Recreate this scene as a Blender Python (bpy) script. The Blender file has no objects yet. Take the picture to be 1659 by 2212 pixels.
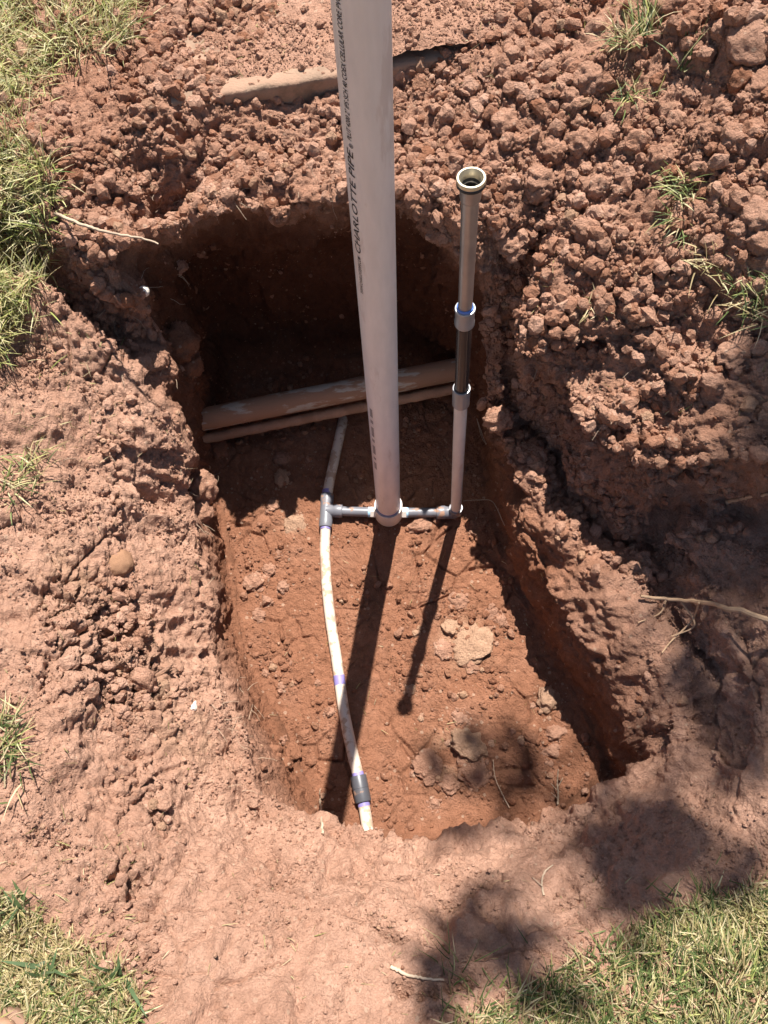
import bpy, bmesh, math, random
import numpy as np
from mathutils import Vector, Matrix
random.seed(7); RNG = np.random.default_rng(7)
scene = bpy.context.scene
COL = scene.collection
PI = math.pi

# ------------------------------------------------------------------ camera, sky, sun, exposure
FPX = 1923 / 1.15732; CX, CY = 829.5, 1106.0          # pinhole model in a 1659 x 2212 reading of the photograph
CAMZ = 1.88
_n = np.array([(876 - CX) / FPX, -(1782 - CY) / FPX, -1.0]); _n /= np.linalg.norm(_n)
_zc = -_n; _f = np.array([0, 0, -1.0]); _yc = _f - _zc * (_f @ _zc); _yc /= np.linalg.norm(_yc); _xc = np.cross(_yc, _zc)
RW = np.array([_xc, _yc, _zc])
CAMP = np.array([0, 0, CAMZ])
cam_d = bpy.data.cameras.new('camera'); cam = bpy.data.objects.new('camera', cam_d); COL.objects.link(cam)
cam.matrix_world = Matrix.Translation(Vector(CAMP)) @ Matrix(RW.tolist()).to_4x4()
cam_d.sensor_fit = 'VERTICAL'; cam_d.sensor_height = 36.0; cam_d.lens = 36.0 * FPX / 2212.0
cam_d.clip_start = 0.02; cam_d.clip_end = 400
scene.camera = cam

SUN_AZ, SUN_EL = math.radians(13.7), math.radians(63.7)
SUN = np.array([math.sin(SUN_AZ) * math.cos(SUN_EL), math.cos(SUN_AZ) * math.cos(SUN_EL), math.sin(SUN_EL)])
world = bpy.data.worlds.new('World'); scene.world = world; world.use_nodes = True
wn = world.node_tree; bg = wn.nodes['Background']
sky = wn.nodes.new('ShaderNodeTexSky'); sky.sky_type = 'NISHITA'; sky.sun_disc = False
sky.sun_elevation = SUN_EL; sky.sun_rotation = SUN_AZ
wn.links.new(sky.outputs[0], bg.inputs[0]); bg.inputs[1].default_value = 0.05
sd = bpy.data.lights.new('sun', 'SUN'); sd.energy = 5.0; sd.angle = math.radians(0.53); sd.color = (1.0, 0.95, 0.88)
so = bpy.data.objects.new('sun', sd); COL.objects.link(so)
so.rotation_euler = Vector(SUN).to_track_quat('Z', 'Y').to_euler(); so.location = Vector(SUN) * 12
vs = scene.view_settings; vs.view_transform = 'Standard'; vs.look = 'None'; vs.gamma = 1.0
vs.exposure = 1.08; vs.use_curve_mapping = False
scene.cycles.max_bounces = 6; scene.cycles.diffuse_bounces = 3; scene.cycles.adaptive_threshold = 0.02

def at(u, v, z=0.0):
    d = RW @ np.array([(u - CX) / FPX, -(v - CY) / FPX, -1.0]); t = (z - CAMZ) / d[2]; return CAMP + d * t
def ray_dir(u, v):
    d = RW @ np.array([(u - CX) / FPX, -(v - CY) / FPX, -1.0]); return d / np.linalg.norm(d)
def pxl(p):
    c = RW.T @ (np.asarray(p, float) - CAMP); return CX + FPX * c[0] / -c[2], CY - FPX * c[1] / -c[2]

# ------------------------------------------------------------------ noise on numpy arrays
from concurrent.futures import ThreadPoolExecutor
_POOL = ThreadPoolExecutor(4)
def chunked(fn, p, nout):
    if len(p) < 20000: return fn(p)
    parts = list(_POOL.map(fn, np.array_split(p, max(4, len(p) // 30000))))
    return np.concatenate(parts) if nout == 1 else tuple(np.concatenate([q[k] for q in parts]) for k in range(nout))
_perm = np.random.default_rng(3).permutation(1 << 12).astype(np.int32)
_ga = np.random.default_rng(5).normal(size=(1 << 12, 3)).astype(np.float32); _ga /= np.linalg.norm(_ga, axis=1)[:, None]
_rv = np.random.default_rng(6).random((1 << 12, 3)).astype(np.float32)
MSK = np.int32(4095)
def _perlin(p, s):
    p = p.astype(np.float32); fl_ = np.floor(p); i = fl_.astype(np.int32); f = p - fl_
    w = f * f * f * (f * (f * 6 - 15) + 10); out = np.zeros(len(p), np.float32)
    for dx in (0, 1):
        hx = _perm[(i[:, 0] + dx + s * 37) & MSK]; wx = w[:, 0] if dx else 1 - w[:, 0]; fx = f[:, 0] - dx
        for dy in (0, 1):
            hy = _perm[(hx + i[:, 1] + dy) & MSK]; wy = wx * (w[:, 1] if dy else 1 - w[:, 1]); fy = f[:, 1] - dy
            for dz in (0, 1):
                g = _ga[_perm[(hy + i[:, 2] + dz) & MSK]]
                out += wy * (w[:, 2] if dz else 1 - w[:, 2]) * (g[:, 0] * fx + g[:, 1] * fy + g[:, 2] * (f[:, 2] - dz))
    return out * 1.5
def perlin(p, s=0): return chunked(lambda q: _perlin(q, s), p, 1)
def _perlin3(p, s):
    p = p.astype(np.float32); fl_ = np.floor(p); i = fl_.astype(np.int32); f = p - fl_
    w = f * f * f * (f * (f * 6 - 15) + 10); out = np.zeros((len(p), 3), np.float32)
    for dx in (0, 1):
        hx = _perm[(i[:, 0] + dx + s * 37) & MSK]; wx = w[:, 0] if dx else 1 - w[:, 0]; fx = f[:, 0] - dx
        for dy in (0, 1):
            hy = _perm[(hx + i[:, 1] + dy) & MSK]; wy = wx * (w[:, 1] if dy else 1 - w[:, 1]); fy = f[:, 1] - dy
            for dz in (0, 1):
                g = _ga[_perm[(hy + i[:, 2] + dz) & MSK]]; ww = wy * (w[:, 2] if dz else 1 - w[:, 2]); fz = f[:, 2] - dz
                out[:, 0] += ww * (g[:, 0] * fx + g[:, 1] * fy + g[:, 2] * fz); out[:, 1] += ww * (g[:, 1] * fx + g[:, 2] * fy - g[:, 0] * fz); out[:, 2] += ww * (g[:, 2] * fy - g[:, 0] * fx + g[:, 1] * fz)
    return out * 1.5
def warp(p, s=0): return chunked(lambda q: _perlin3(q, s), p, 1)
def fbm(p, octv=4, s=0, gain=0.5):
    o = np.zeros(len(p), np.float32); a = 1.0; tot = 0
    for k in range(octv):
        o += a * perlin(p * (2.03 ** k) + k * 17.3, s + k); tot += a; a *= gain
    return o / tot
def _worley(p, s, second):
    p = p.astype(np.float32); fl_ = np.floor(p); i = fl_.astype(np.int32); f = p - fl_
    f1 = np.full(len(p), 9.0, np.float32); f2 = f1.copy(); idv = np.zeros(len(p), np.int32)
    for dx in (-1, 0, 1):
        hx = _perm[(i[:, 0] + dx + s * 37) & MSK]
        for dy in (-1, 0, 1):
            hy = _perm[(hx + i[:, 1] + dy) & MSK]
            for dz in (-1, 0, 1):
                h = _perm[(hy + i[:, 2] + dz) & MSK]; c = _rv[h]
                d = (c[:, 0] + dx - f[:, 0]) ** 2 + (c[:, 1] + dy - f[:, 1]) ** 2 + (c[:, 2] + dz - f[:, 2]) ** 2
                nb = d < f1
                if second: f2 = np.where(nb, f1, np.minimum(f2, d))
                idv = np.where(nb, h, idv); f1 = np.minimum(f1, d)
    iv = _rv[(idv * 7 + 13) & MSK, 0]
    return (np.sqrt(f1), np.sqrt(f2), iv) if second else (np.sqrt(f1), iv)
def worley(p, s=0, second=False): return chunked(lambda q: _worley(q, s, second), p, 3 if second else 2)
def sstep(a, b, x):
    t = np.clip((x - a) / (b - a), 0, 1); return t * t * (3 - 2 * t)

# ------------------------------------------------------------------ object helpers
def tag(o, label=None, cat=None, group=None, kind=None):
    if label: o['label'] = label
    if cat: o['category'] = cat
    if group: o['group'] = group
    if kind: o['kind'] = kind
    return o
def empty(name, loc):
    o = bpy.data.objects.new(name, None); COL.objects.link(o); o.location = Vector(loc); o.empty_display_size = 0.05
    return o
def mesh_np(name, V, Fq, mat, parent=None, smooth=True):
    """V (n,3); Fq (m,3) or (m,4) int array -> one mesh object"""
    V = np.asarray(V, np.float32); Fq = np.asarray(Fq, np.int32)
    me = bpy.data.meshes.new(name); k = Fq.shape[1]
    me.vertices.add(len(V)); me.vertices.foreach_set('co', V.ravel())
    me.loops.add(Fq.size); me.loops.foreach_set('vertex_index', Fq.ravel())
    me.polygons.add(len(Fq)); me.polygons.foreach_set('loop_start', np.arange(0, Fq.size, k, dtype=np.int32))
    me.polygons.foreach_set('loop_total', np.full(len(Fq), k, np.int32))
    me.update(calc_edges=True); me.validate()
    if smooth: me.polygons.foreach_set('use_smooth', np.ones(len(me.polygons), bool))
    me.materials.append(mat)
    o = bpy.data.objects.new(name, me); COL.objects.link(o)
    if parent is not None:
        o.parent = parent; o.matrix_parent_inverse = Matrix.Translation(-Vector(parent.location))
    return o
class MB:
    def __init__(s): s.v = []; s.f = []
    def add(s, V, F):
        b = len(s.v); s.v += [tuple(map(float, x)) for x in V]; s.f += [tuple(i + b for i in q) for q in F]
    def tube(s, path, rad, n=16, cap=True):
        path = [Vector(p) for p in path]; m = len(path)
        if not hasattr(rad, '__len__'): rad = [rad] * m
        t0 = (path[1] - path[0]).normalized(); ref = Vector((0, 0, 1)) if abs(t0.z) < 0.9 else Vector((1, 0, 0))
        u = t0.cross(ref).normalized(); V = []; F = []
        for i, p in enumerate(path):
            t = (path[min(i + 1, m - 1)] - path[max(i - 1, 0)])
            t = t.normalized() if t.length > 1e-9 else t0
            u = (u - t * u.dot(t)); u = u.normalized() if u.length > 1e-6 else t.orthogonal().normalized()
            w = t.cross(u); t0 = t
            for k in range(n):
                a = 2 * PI * k / n; V.append(p + (u * math.cos(a) + w * math.sin(a)) * rad[i])
        for i in range(m - 1):
            for k in range(n):
                k2 = (k + 1) % n; F.append((i * n + k, i * n + k2, (i + 1) * n + k2, (i + 1) * n + k))
        if cap: F.append(tuple(range(n))[::-1]); F.append(tuple((m - 1) * n + k for k in range(n)))
        s.add(V, F)
    def lathe(s, prof, base, axis, n=32):
        """prof [(r,h)...] turned about the line base + h*axis"""
        axis = Vector(axis).normalized(); u = axis.orthogonal().normalized(); w = axis.cross(u); base = Vector(base)
        V = []; F = []
        for r, h in prof:
            for k in range(n):
                a = 2 * PI * k / n; V.append(base + axis * h + (u * math.cos(a) + w * math.sin(a)) * r)
        for i in range(len(prof) - 1):
            for k in range(n):
                k2 = (k + 1) % n; F.append((i * n + k, i * n + k2, (i + 1) * n + k2, (i + 1) * n + k))
        s.add(V, F)
    def build(s, name, mat, parent=None, smooth=True, auto=40):
        me = bpy.data.meshes.new(name); me.from_pydata(s.v, [], s.f); me.update()
        bm = bmesh.new(); bm.from_mesh(me); bmesh.ops.recalc_face_normals(bm, faces=bm.faces)
        if smooth:
            for f in bm.faces: f.smooth = True
            for e in bm.edges:
                if len(e.link_faces) == 2 and e.calc_face_angle(0) > math.radians(auto): e.smooth = False
        bm.to_mesh(me); bm.free(); me.materials.append(mat)
        o = bpy.data.objects.new(name, me); COL.objects.link(o)
        if parent is not None:
            o.parent = parent; o.matrix_parent_inverse = Matrix.Translation(-Vector(parent.location))
        return o

# ------------------------------------------------------------------ materials
def newmat(name):
    m = bpy.data.materials.new(name); m.use_nodes = True; nt = m.node_tree
    b = nt.nodes['Principled BSDF']; return m, nt, b
def N(nt, t, **kw):
    n = nt.nodes.new(t)
    for k, v in kw.items(): setattr(n, k, v)
    return n
def noise(nt, vec, scale, detail=4, rough=0.55):
    n = N(nt, 'ShaderNodeTexNoise'); n.inputs['Scale'].default_value = scale
    n.inputs['Detail'].default_value = detail; n.inputs['Roughness'].default_value = rough
    nt.links.new(vec, n.inputs['Vector']); return n.outputs['Fac']
def ramp(nt, fac, a, b, ca=(0, 0, 0), cb=(1, 1, 1)):
    r = N(nt, 'ShaderNodeValToRGB'); r.color_ramp.elements[0].position = a; r.color_ramp.elements[1].position = b
    r.color_ramp.elements[0].color = (*ca, 1); r.color_ramp.elements[1].color = (*cb, 1)
    nt.links.new(fac, r.inputs[0]); return r.outputs[0]
def mix(nt, fac, a, b, bt='MIX'):
    m = N(nt, 'ShaderNodeMix', data_type='RGBA', blend_type=bt)
    for s, v in ((m.inputs[0], fac), (m.inputs[6], a), (m.inputs[7], b)):
        if isinstance(v, bpy.types.NodeSocket): nt.links.new(v, s)
        elif isinstance(v, (int, float)): s.default_value = v
        else: s.default_value = (*v, 1)
    return m.outputs[2]
def mth(nt, op, a, b=None):
    m = N(nt, 'ShaderNodeMath', operation=op)
    for s, v in ((m.inputs[0], a), (m.inputs[1], b)):
        if v is None: continue
        if isinstance(v, bpy.types.NodeSocket): nt.links.new(v, s)
        else: s.default_value = v
    return m.outputs[0]
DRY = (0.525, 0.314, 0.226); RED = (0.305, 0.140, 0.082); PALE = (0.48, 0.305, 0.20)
def soil(name, mode):
    """mode 'geo': colour zone from the mesh attribute; 'inst': tint from the instancer; float: fixed redness"""
    m, nt, b = newmat(name)
    tc = N(nt, 'ShaderNodeTexCoord')
    gp = N(nt, 'ShaderNodeNewGeometry'); vec = gp.outputs['Position']
    if mode in ('geo', 'inst'):
        at_ = N(nt, 'ShaderNodeAttribute', attribute_name='zone', attribute_type='GEOMETRY' if mode == 'geo' else 'INSTANCER')
        red = at_.outputs['Fac']
        sep = N(nt, 'ShaderNodeSeparateColor'); nt.links.new(at_.outputs['Color'], sep.inputs[0])
        red, org, pale = sep.outputs[0], sep.outputs[1], sep.outputs[2]
    else:
        red, org, pale = mode[0], 0.0, mode[1]
    n1 = noise(nt, vec, 7, 5); n2 = noise(nt, vec, 45, 5); n3 = noise(nt, vec, 300, 4, 0.6)
    r = mth(nt, 'ADD', red, mth(nt, 'MULTIPLY', mth(nt, 'SUBTRACT', n1, 0.5), 0.9))
    cl = N(nt, 'ShaderNodeClamp'); nt.links.new(r, cl.inputs[0])
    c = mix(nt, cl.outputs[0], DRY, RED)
    c = mix(nt, pale, c, PALE)
    c = mix(nt, 1.0, c, ramp(nt, n2, 0.3, 0.7, (0.80, 0.78, 0.76), (1.12, 1.12, 1.12)), 'MULTIPLY')
    c = mix(nt, 1.0, c, ramp(nt, n3, 0.3, 0.7, (0.82, 0.80, 0.78), (1.12, 1.13, 1.14)), 'MULTIPLY')
    vo = N(nt, 'ShaderNodeTexVoronoi'); vo.inputs['Scale'].default_value = 75; nt.links.new(vec, vo.inputs['Vector'])
    sc = N(nt, 'ShaderNodeSeparateColor'); nt.links.new(vo.outputs['Color'], sc.inputs[0])
    spk = mth(nt, 'MULTIPLY', mth(nt, 'LESS_THAN', vo.outputs['Distance'], mth(nt, 'MULTIPLY', sc.outputs[1], 0.34)), mth(nt, 'GREATER_THAN', sc.outputs[0], 0.72))
    c = mix(nt, mth(nt, 'MULTIPLY', spk, 0.45), c, (0.56, 0.40, 0.29))
    if mode == 'geo':
        c = mix(nt, org, c, (0.16, 0.12, 0.065))
        c = mix(nt, mth(nt, 'SUBTRACT', 1.0, at_.outputs['Alpha']), c, mix(nt, 1.0, c, (0.36, 0.30, 0.27), 'MULTIPLY'))   # shade of the hole painted into the wall colour
    nt.links.new(c, b.inputs['Base Color'])
    b.inputs['Roughness'].default_value = 0.95; b.inputs['Specular IOR Level'].default_value = 0.12
    bp = N(nt, 'ShaderNodeBump'); bp.inputs['Strength'].default_value = 1.0; bp.inputs['Distance'].default_value = 0.010
    v2 = N(nt, 'ShaderNodeTexVoronoi'); v2.inputs['Scale'].default_value = 210; nt.links.new(vec, v2.inputs['Vector'])
    hsum = mth(nt, 'ADD', mth(nt, 'MULTIPLY', noise(nt, vec, 110, 8, 0.72), 1.0), mth(nt, 'MULTIPLY', n3, 0.3))
    hsum = mth(nt, 'SUBTRACT', hsum, mth(nt, 'MULTIPLY', v2.outputs['Distance'], 0.18))
    nt.links.new(hsum, bp.inputs['Height']); nt.links.new(bp.outputs[0], b.inputs['Normal'])
    return m
def plain(name, col, rough=0.5, metal=0.0, spec=0.5, dirt=0.0, dscale=30, dthr=0.55, dcol=(0.36, 0.19, 0.11), mott=0.12, bump=0.0, stretch=None, splash=0.0):
    m, nt, b = newmat(name); tc = N(nt, 'ShaderNodeTexCoord'); vec = tc.outputs['Object']
    if stretch:
        mp = N(nt, 'ShaderNodeMapping'); mp.inputs['Scale'].default_value = stretch; nt.links.new(vec, mp.inputs[0]); vec = mp.outputs[0]
    n1 = noise(nt, vec, 22, 5)
    c = mix(nt, 1.0, col, ramp(nt, n1, 0.3, 0.7, (1 - mott,) * 3, (1 + mott,) * 3), 'MULTIPLY')
    b.inputs['Roughness'].default_value = rough
    if dirt > 0:
        f = mth(nt, 'MULTIPLY', ramp(nt, noise(nt, vec, dscale, 6, 0.65), dthr, dthr + 0.06), dirt)
        if splash:                                       # mud splashed up from the floor
            sx = N(nt, 'ShaderNodeSeparateXYZ'); nt.links.new(tc.outputs['Object'], sx.inputs[0])
            g_ = ramp(nt, mth(nt, 'ADD', mth(nt, 'MULTIPLY', sx.outputs[2], -1.6), noise(nt, vec, 55, 6, .7)), 0.42, 0.62)
            f = mth(nt, 'MAXIMUM', f, mth(nt, 'MULTIPLY', g_, splash))
        c = mix(nt, f, c, dcol)
        nt.links.new(mth(nt, 'ADD', mth(nt, 'MULTIPLY', f, 0.9 - rough), rough), b.inputs['Roughness'])
    nt.links.new(c, b.inputs['Base Color'])
    b.inputs['Metallic'].default_value = metal; b.inputs['Specular IOR Level'].default_value = spec
    if bump:
        bp = N(nt, 'ShaderNodeBump'); bp.inputs['Strength'].default_value = bump; bp.inputs['Distance'].default_value = 0.002
        nt.links.new(noise(nt, vec, 180, 5, 0.6), bp.inputs['Height']); nt.links.new(bp.outputs[0], b.inputs['Normal'])
    return m
def blade_mat(name, trans=0.3):
    m, nt, b = newmat(name); a = N(nt, 'ShaderNodeAttribute', attribute_name='tint')
    nt.links.new(a.outputs['Color'], b.inputs['Base Color']); b.inputs['Roughness'].default_value = 0.5
    b.inputs['Specular IOR Level'].default_value = 0.35
    tr = N(nt, 'ShaderNodeBsdfTranslucent'); nt.links.new(a.outputs['Color'], tr.inputs[0])
    ms = N(nt, 'ShaderNodeMixShader'); ms.inputs[0].default_value = trans
    nt.links.new(b.outputs[0], ms.inputs[1]); nt.links.new(tr.outputs[0], ms.inputs[2])
    nt.links.new(ms.outputs[0], nt.nodes['Material Output'].inputs[0]); return m
M = dict(
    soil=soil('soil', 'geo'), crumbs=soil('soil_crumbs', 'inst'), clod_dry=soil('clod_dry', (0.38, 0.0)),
    clod_red=soil('clod_red', (0.95, 0.0)), clod_mid=soil('clod_mid', (0.5, 0.0)), clod_top=soil('dirt_drift', (0.30, 0.0)), clod_pale=soil('clod_pale', (0.3, 0.75)),
    pvc=plain('pvc_white', (0.80, 0.72, 0.68), 0.38, dirt=0.22, dscale=7, dthr=0.56, mott=0.06, stretch=(3, 3, .7), splash=.55),
    pvc_thin=plain('pvc_riser', (0.72, 0.64, 0.57), 0.42, dirt=0.25, dscale=10, dthr=0.56, mott=0.07, stretch=(3, 3, .8), splash=.6),
    pvc_line=plain('pvc_line_dirty', (0.64, 0.53, 0.43), 0.55, dirt=0.8, dscale=34, dthr=0.51, dcol=(0.40, 0.25, 0.16), mott=0.1),
    pvc_old=plain('pvc_old_dirty', (0.56, 0.47, 0.37), 0.65, dirt=0.95, dscale=22, dthr=0.43, mott=0.25, bump=0.8, stretch=(.35, 1.2, 1.6)),
    caked=plain('caked_pipe', (0.42, 0.24, 0.15), 0.9, dirt=0.9, dscale=20, dthr=0.5, mott=0.2, bump=0.9),
    fitting=plain('pvc_fitting', (0.70, 0.62, 0.55), 0.35, mott=0.05),
    grey=plain('grey_pvc', (0.16, 0.16, 0.18), 0.38, dirt=0.8, dscale=38, dthr=0.57, mott=0.1),
    black=plain('black_pvc', (0.035, 0.03, 0.03), 0.25, mott=0.1),
    darkgrey=plain('dark_grey_pvc', (0.075, 0.075, 0.085), 0.4, dirt=0.7, dscale=45, dthr=0.6, mott=0.1),
    silver=plain('grey_coupling', (0.33, 0.33, 0.34), 0.33, metal=0.35, mott=0.1, dirt=0.4, dscale=40, dthr=0.6),
    steel=plain('steel_tube', (0.36, 0.34, 0.33), 0.36, metal=0.65, mott=0.15),
    brass=plain('brass_ring', (0.60, 0.53, 0.40), 0.38, metal=0.75, mott=0.1),
    rubber=plain('black_gasket', (0.02, 0.02, 0.022), 0.5),
    purple=plain('purple_primer', (0.24, 0.20, 0.44), 0.5, mott=0.25), blue=plain('blue_tape', (0.10, 0.20, 0.55), 0.5),
    tape=plain('pale_blue_tape', (0.32, 0.52, 0.68), 0.6), ink=plain('black_ink', (0.012, 0.010, 0.012), 0.6),
    fadeink=plain('faded_ink', (0.33, 0.29, 0.28), 0.6),
    concrete=plain('dusty_concrete', (0.30, 0.20, 0.14), 0.9, spec=0.2, dirt=0.8, dscale=12, dthr=0.45, dcol=(0.34, 0.21, 0.145), mott=0.25, bump=1.0),
    stone=plain('brown_stone', (0.31, 0.17, 0.10), 0.85, spec=0.2, mott=0.25, bump=0.6),
    white=plain('white_stone', (0.74, 0.66, 0.56), 0.6, mott=0.1),
    bark=plain('dry_bark', (0.50, 0.33, 0.20), 0.8, mott=0.3, bump=0.5), straw=plain('bleached_stick', (0.45, 0.34, 0.24), 0.8, mott=0.3),
    leather=plain('brown_leather', (0.33, 0.19, 0.12), 0.55, mott=0.2, bump=0.4), sole=plain('shoe_sole', (0.24, 0.14, 0.09), 0.8),
    wood=plain('dark_wood', (0.06, 0.04, 0.03), 0.8, mott=0.3), trunk=plain('trunk_bark', (0.13, 0.10, 0.075), 0.9, mott=0.3, bump=1.0),
    blade=blade_mat('grass_blade', 0.3), leaf=blade_mat('tree_leaf', 0.25),
)

# ------------------------------------------------------------------ the ground with the dug hole
# columns run clockwise from the left bank; stations: A floor edge, B wall, C rim, D bank, E upper bank, F ground
V0 = None
COLS = [
 [(522,1400,0),(498,1400,.09),(462,1400,.20),(300,1400,.36),(120,1400,.50),(-150,1400,.60)],
 [(500,1240,0),(482,1240,.09),(455,1240,.22),(300,1230,.36),(120,1210,.50),(-150,1200,.62)],
 [(480,1120,0),(460,1105,.12),(425,1090,.26),(280,1060,.40),(110,1020,.52),(-150,980,.64)],
 [(462,1010,0),(440,985,.15),(400,955,.38),(290,860,.48),(120,800,.56),(-150,780,.66)],
 [(470,935,0),(432,880,.22),(325,835,.47),(200,710,.57),(80,600,.65),(-150,560,.70)],
 [(478,892,0),(448,815,.28),(380,765,.44),(240,740,.47),(100,650,.53),(-150,620,.60)],
 [(492,855,0),(420,740,.33),(258,565,.68),(170,535,.70),(60,440,.73),(-150,300,.77)],
 [(500,822,0),V0,(400,490,.67),(330,380,.72),(260,230,.79),(50,-100,.82)],
 [(620,818,0),V0,(560,460,.70),(530,350,.712),(430,228,.768),(600,-200,.80)],
 [(740,815,0),V0,(740,445,.70),(735,350,.715),(730,190,.752),(740,-200,.745)],
 [(880,815,0),V0,(880,450,.69),(890,350,.715),(900,160,.755),(950,-200,.75)],
 [(990,830,0),(985,700,.3),(965,520,.66),(1000,400,.71),(1060,140,.79),(1250,-200,.84)],
 [(1030,930,0),(1035,800,.25),(1030,640,.55),(1090,520,.66),(1250,250,.79),(1550,-100,.92)],
 [(1045,1010,0),(1050,940,.18),(1060,885,.30),(1085,872,.28),(1112,755,.54),(1700,300,.85)],
 [(1060,1090,0),(1080,1010,.20),(1114,985,.27),(1150,970,.24),(1190,812,.49),(1800,650,.76)],
 [(1095,1215,0),(1118,1152,.20),(1210,1130,.28),(1240,1110,.23),(1300,975,.46),(1850,900,.72)],
 [(1125,1275,0),(1150,1220,.20),(1278,1205,.29),(1315,1180,.24),(1415,1025,.48),(1900,1010,.70)],
 [(1155,1330,0),(1183,1282,.20),(1343,1275,.30),(1390,1235,.25),(1475,1125,.34),(1900,1150,.46)],
 [(1225,1460,0),(1262,1426,.20),(1423,1410,.31),(1475,1370,.27),(1550,1310,.36),(1900,1370,.48)],
 [(1290,1590,0),(1335,1570,.20),(1502,1515,.32),(1545,1490,.30),(1620,1460,.38),(1950,1600,.51)],
 [(1300,1690,0),(1340,1680,.15),(1390,1665,.28),(1500,1720,.36),(1620,1800,.44),(1950,2000,.55)],
 [V0,V0,(1190,1755,.18),(1250,1850,.30),(1330,1980,.40),(1450,2350,.52)],
 [V0,V0,(1020,1792,.16),(1020,1890,.28),(1020,2010,.38),(1040,2350,.52)],
 [V0,V0,(860,1792,.18),(840,1880,.28),(830,2010,.38),(830,2350,.52)],
 [V0,V0,(700,1765,.20),(640,1850,.28),(600,1990,.40),(500,2350,.53)],
 [(672,1715,0),(640,1722,.09),(585,1738,.2),(470,1830,.30),(330,1950,.43),(50,2300,.58)],
 [(600,1565,0),(572,1565,.09),(515,1572,.21),(370,1620,.34),(150,1700,.48),(-150,1850,.60)],
]
LOOSE = np.array([.22,.22,.3,.45,.6,.7,.85,1,1,1,1,1,1,1,.95,.85,.8,.5,.35,.25,.2,.15,.1,.1,.15,.22,.22])
NC = len(COLS); CEN = np.array([0.0, 0.5, 0.0])
K = np.zeros((NC, 6, 3))
for i, c in enumerate(COLS):
    for j, s in enumerate(c):
        if s is not None: K[i, j] = at(*s)
    if c[1] is None and c[0] is not None:
        K[i, 1] = 0.75 * K[i, 0] + 0.25 * K[i, 2]; K[i, 1, 2] = 0.38; K[i, 1, 1] += 0.10; K[i, 0, 1] += 0.07
    if c[0] is None:
        K[i, 0] = K[i, 2]; K[i, 0, 2] = 0; K[i, 1] = K[i, 2]; K[i, 1, 2] = K[i, 2, 2] * 0.5
        K[i, 1, 1] -= 0.02; K[i, 0, 1] -= 0.015
for i in range(13, 20):                                   # the upper right bank hangs over the gully
    K[i, 3, 0] += .02; K[i, 3, 1] += .012; K[i, 3, 2] -= .02
# stations beyond the frame
out = K[:, 5] - CEN; out[:, 2] = 0; out /= np.linalg.norm(out, axis=1)[:, None]
G1 = K[:, 5] + out * 0.45; G1[:, 2] += 0.0
G2 = K[:, 5] + out * 2.2; G2[:, 2] = 0.5 * K[:, 5, 2] + 0.5 * 0.68
G3 = K[:, 5] + out * 40; G3[:, 2] = 0.68
S = np.concatenate([np.repeat(CEN[None, None], NC, 0), K, G1[:, None], G2[:, None], G3[:, None]], axis=1)
NT = 1300
def cr(P, x):                                            # periodic Catmull-Rom over columns
    i = np.floor(x).astype(int); f = (x - i)[:, None, None]
    p0, p1, p2, p3 = (P[(i + k) % NC] for k in (-1, 0, 1, 2))
    return 0.5 * (2 * p1 + (p2 - p0) * f + (2 * p0 - 5 * p1 + 4 * p2 - p3) * f ** 2 + (3 * p1 - p0 - 3 * p2 + p3) * f ** 3)
xs = np.linspace(0, NC, 6000, endpoint=False)
rim = cr(S, xs); L = np.linalg.norm(np.roll(rim[:, 4], -1, 0) - rim[:, 4], axis=1)
cum = np.concatenate([[0], np.cumsum(L)]); tpar = np.interp(np.linspace(0, cum[-1], NT, endpoint=False), cum, np.append(xs, NC))
T = cr(S, tpar)                                          # NT x 10 x 3
rows = [120, 46, 50, 62, 84, 112, 40, 26, 12]
pts = []; sval = []
for k, n in enumerate(rows):
    f = np.linspace(0, 1, n, endpoint=False)
    if k == 0: f = f ** 0.8
    if k == 8: f = f ** 2
    for a in f: pts.append(T[:, k] * (1 - a) + T[:, k + 1] * a); sval.append(k + a)
pts.append(T[:, 9]); sval.append(9.0)
G = np.stack(pts, 0); sval = np.array(sval); NR = len(sval)   # NR x NT x 3
ker = np.exp(-0.5 * (np.arange(-20, 21) / 8.0) ** 2); ker /= ker.sum()
Gp = np.concatenate([np.repeat(G[:1], 20, 0), G, np.repeat(G[-1:], 20, 0)], 0)
Gs = sum(ker[k] * Gp[k:k + NR] for k in range(41))
m = ((sval > 0.3) & (sval < 6.5))[:, None, None]; G = np.where(m, Gs, G)
kt = np.exp(-0.5 * (np.arange(-12, 13) / 5.0) ** 2); kt /= kt.sum()
G = sum(kt[k] * np.roll(G, k - 12, 1) for k in range(25))
loose_t = np.interp(tpar, np.arange(NC + 1), np.append(LOOSE, LOOSE[0]))
P = G.reshape(-1, 3); SV = np.repeat(sval, NT); TV = np.tile(tpar, NR); LT = np.tile(loose_t, NR); AT = np.tile(np.linspace(0, cum[-1], NT, endpoint=False), NR)
def normals(P):
    g = P.reshape(NR, NT, 3); dr = np.gradient(g, axis=0); dt = np.roll(g, -1, 1) - np.roll(g, 1, 1)
    n = np.cross(dr, dt); n /= np.linalg.norm(n, axis=2)[..., None] + 1e-12
    n = n.reshape(-1, 3); n[n[:, 2] < -0.6] *= -1; return n
NB = normals(P)
if np.mean(NB[:, 2]) < 0: NB = -NB
def blob(c, r):
    d2 = ((P - np.asarray(c)) ** 2).sum(1); return np.exp(-d2 / (r * r))
floor_w = 1 - sstep(0.85, 1.1, SV); wall_w = sstep(0.9, 1.15, SV) * (1 - sstep(2.7, 3.1, SV))
rough_t = np.interp(TV, [0, 12, 13, 19, 20, 27], [.6, 1, .8, .8, .7, .6]); wall_w = wall_w * rough_t
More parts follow.
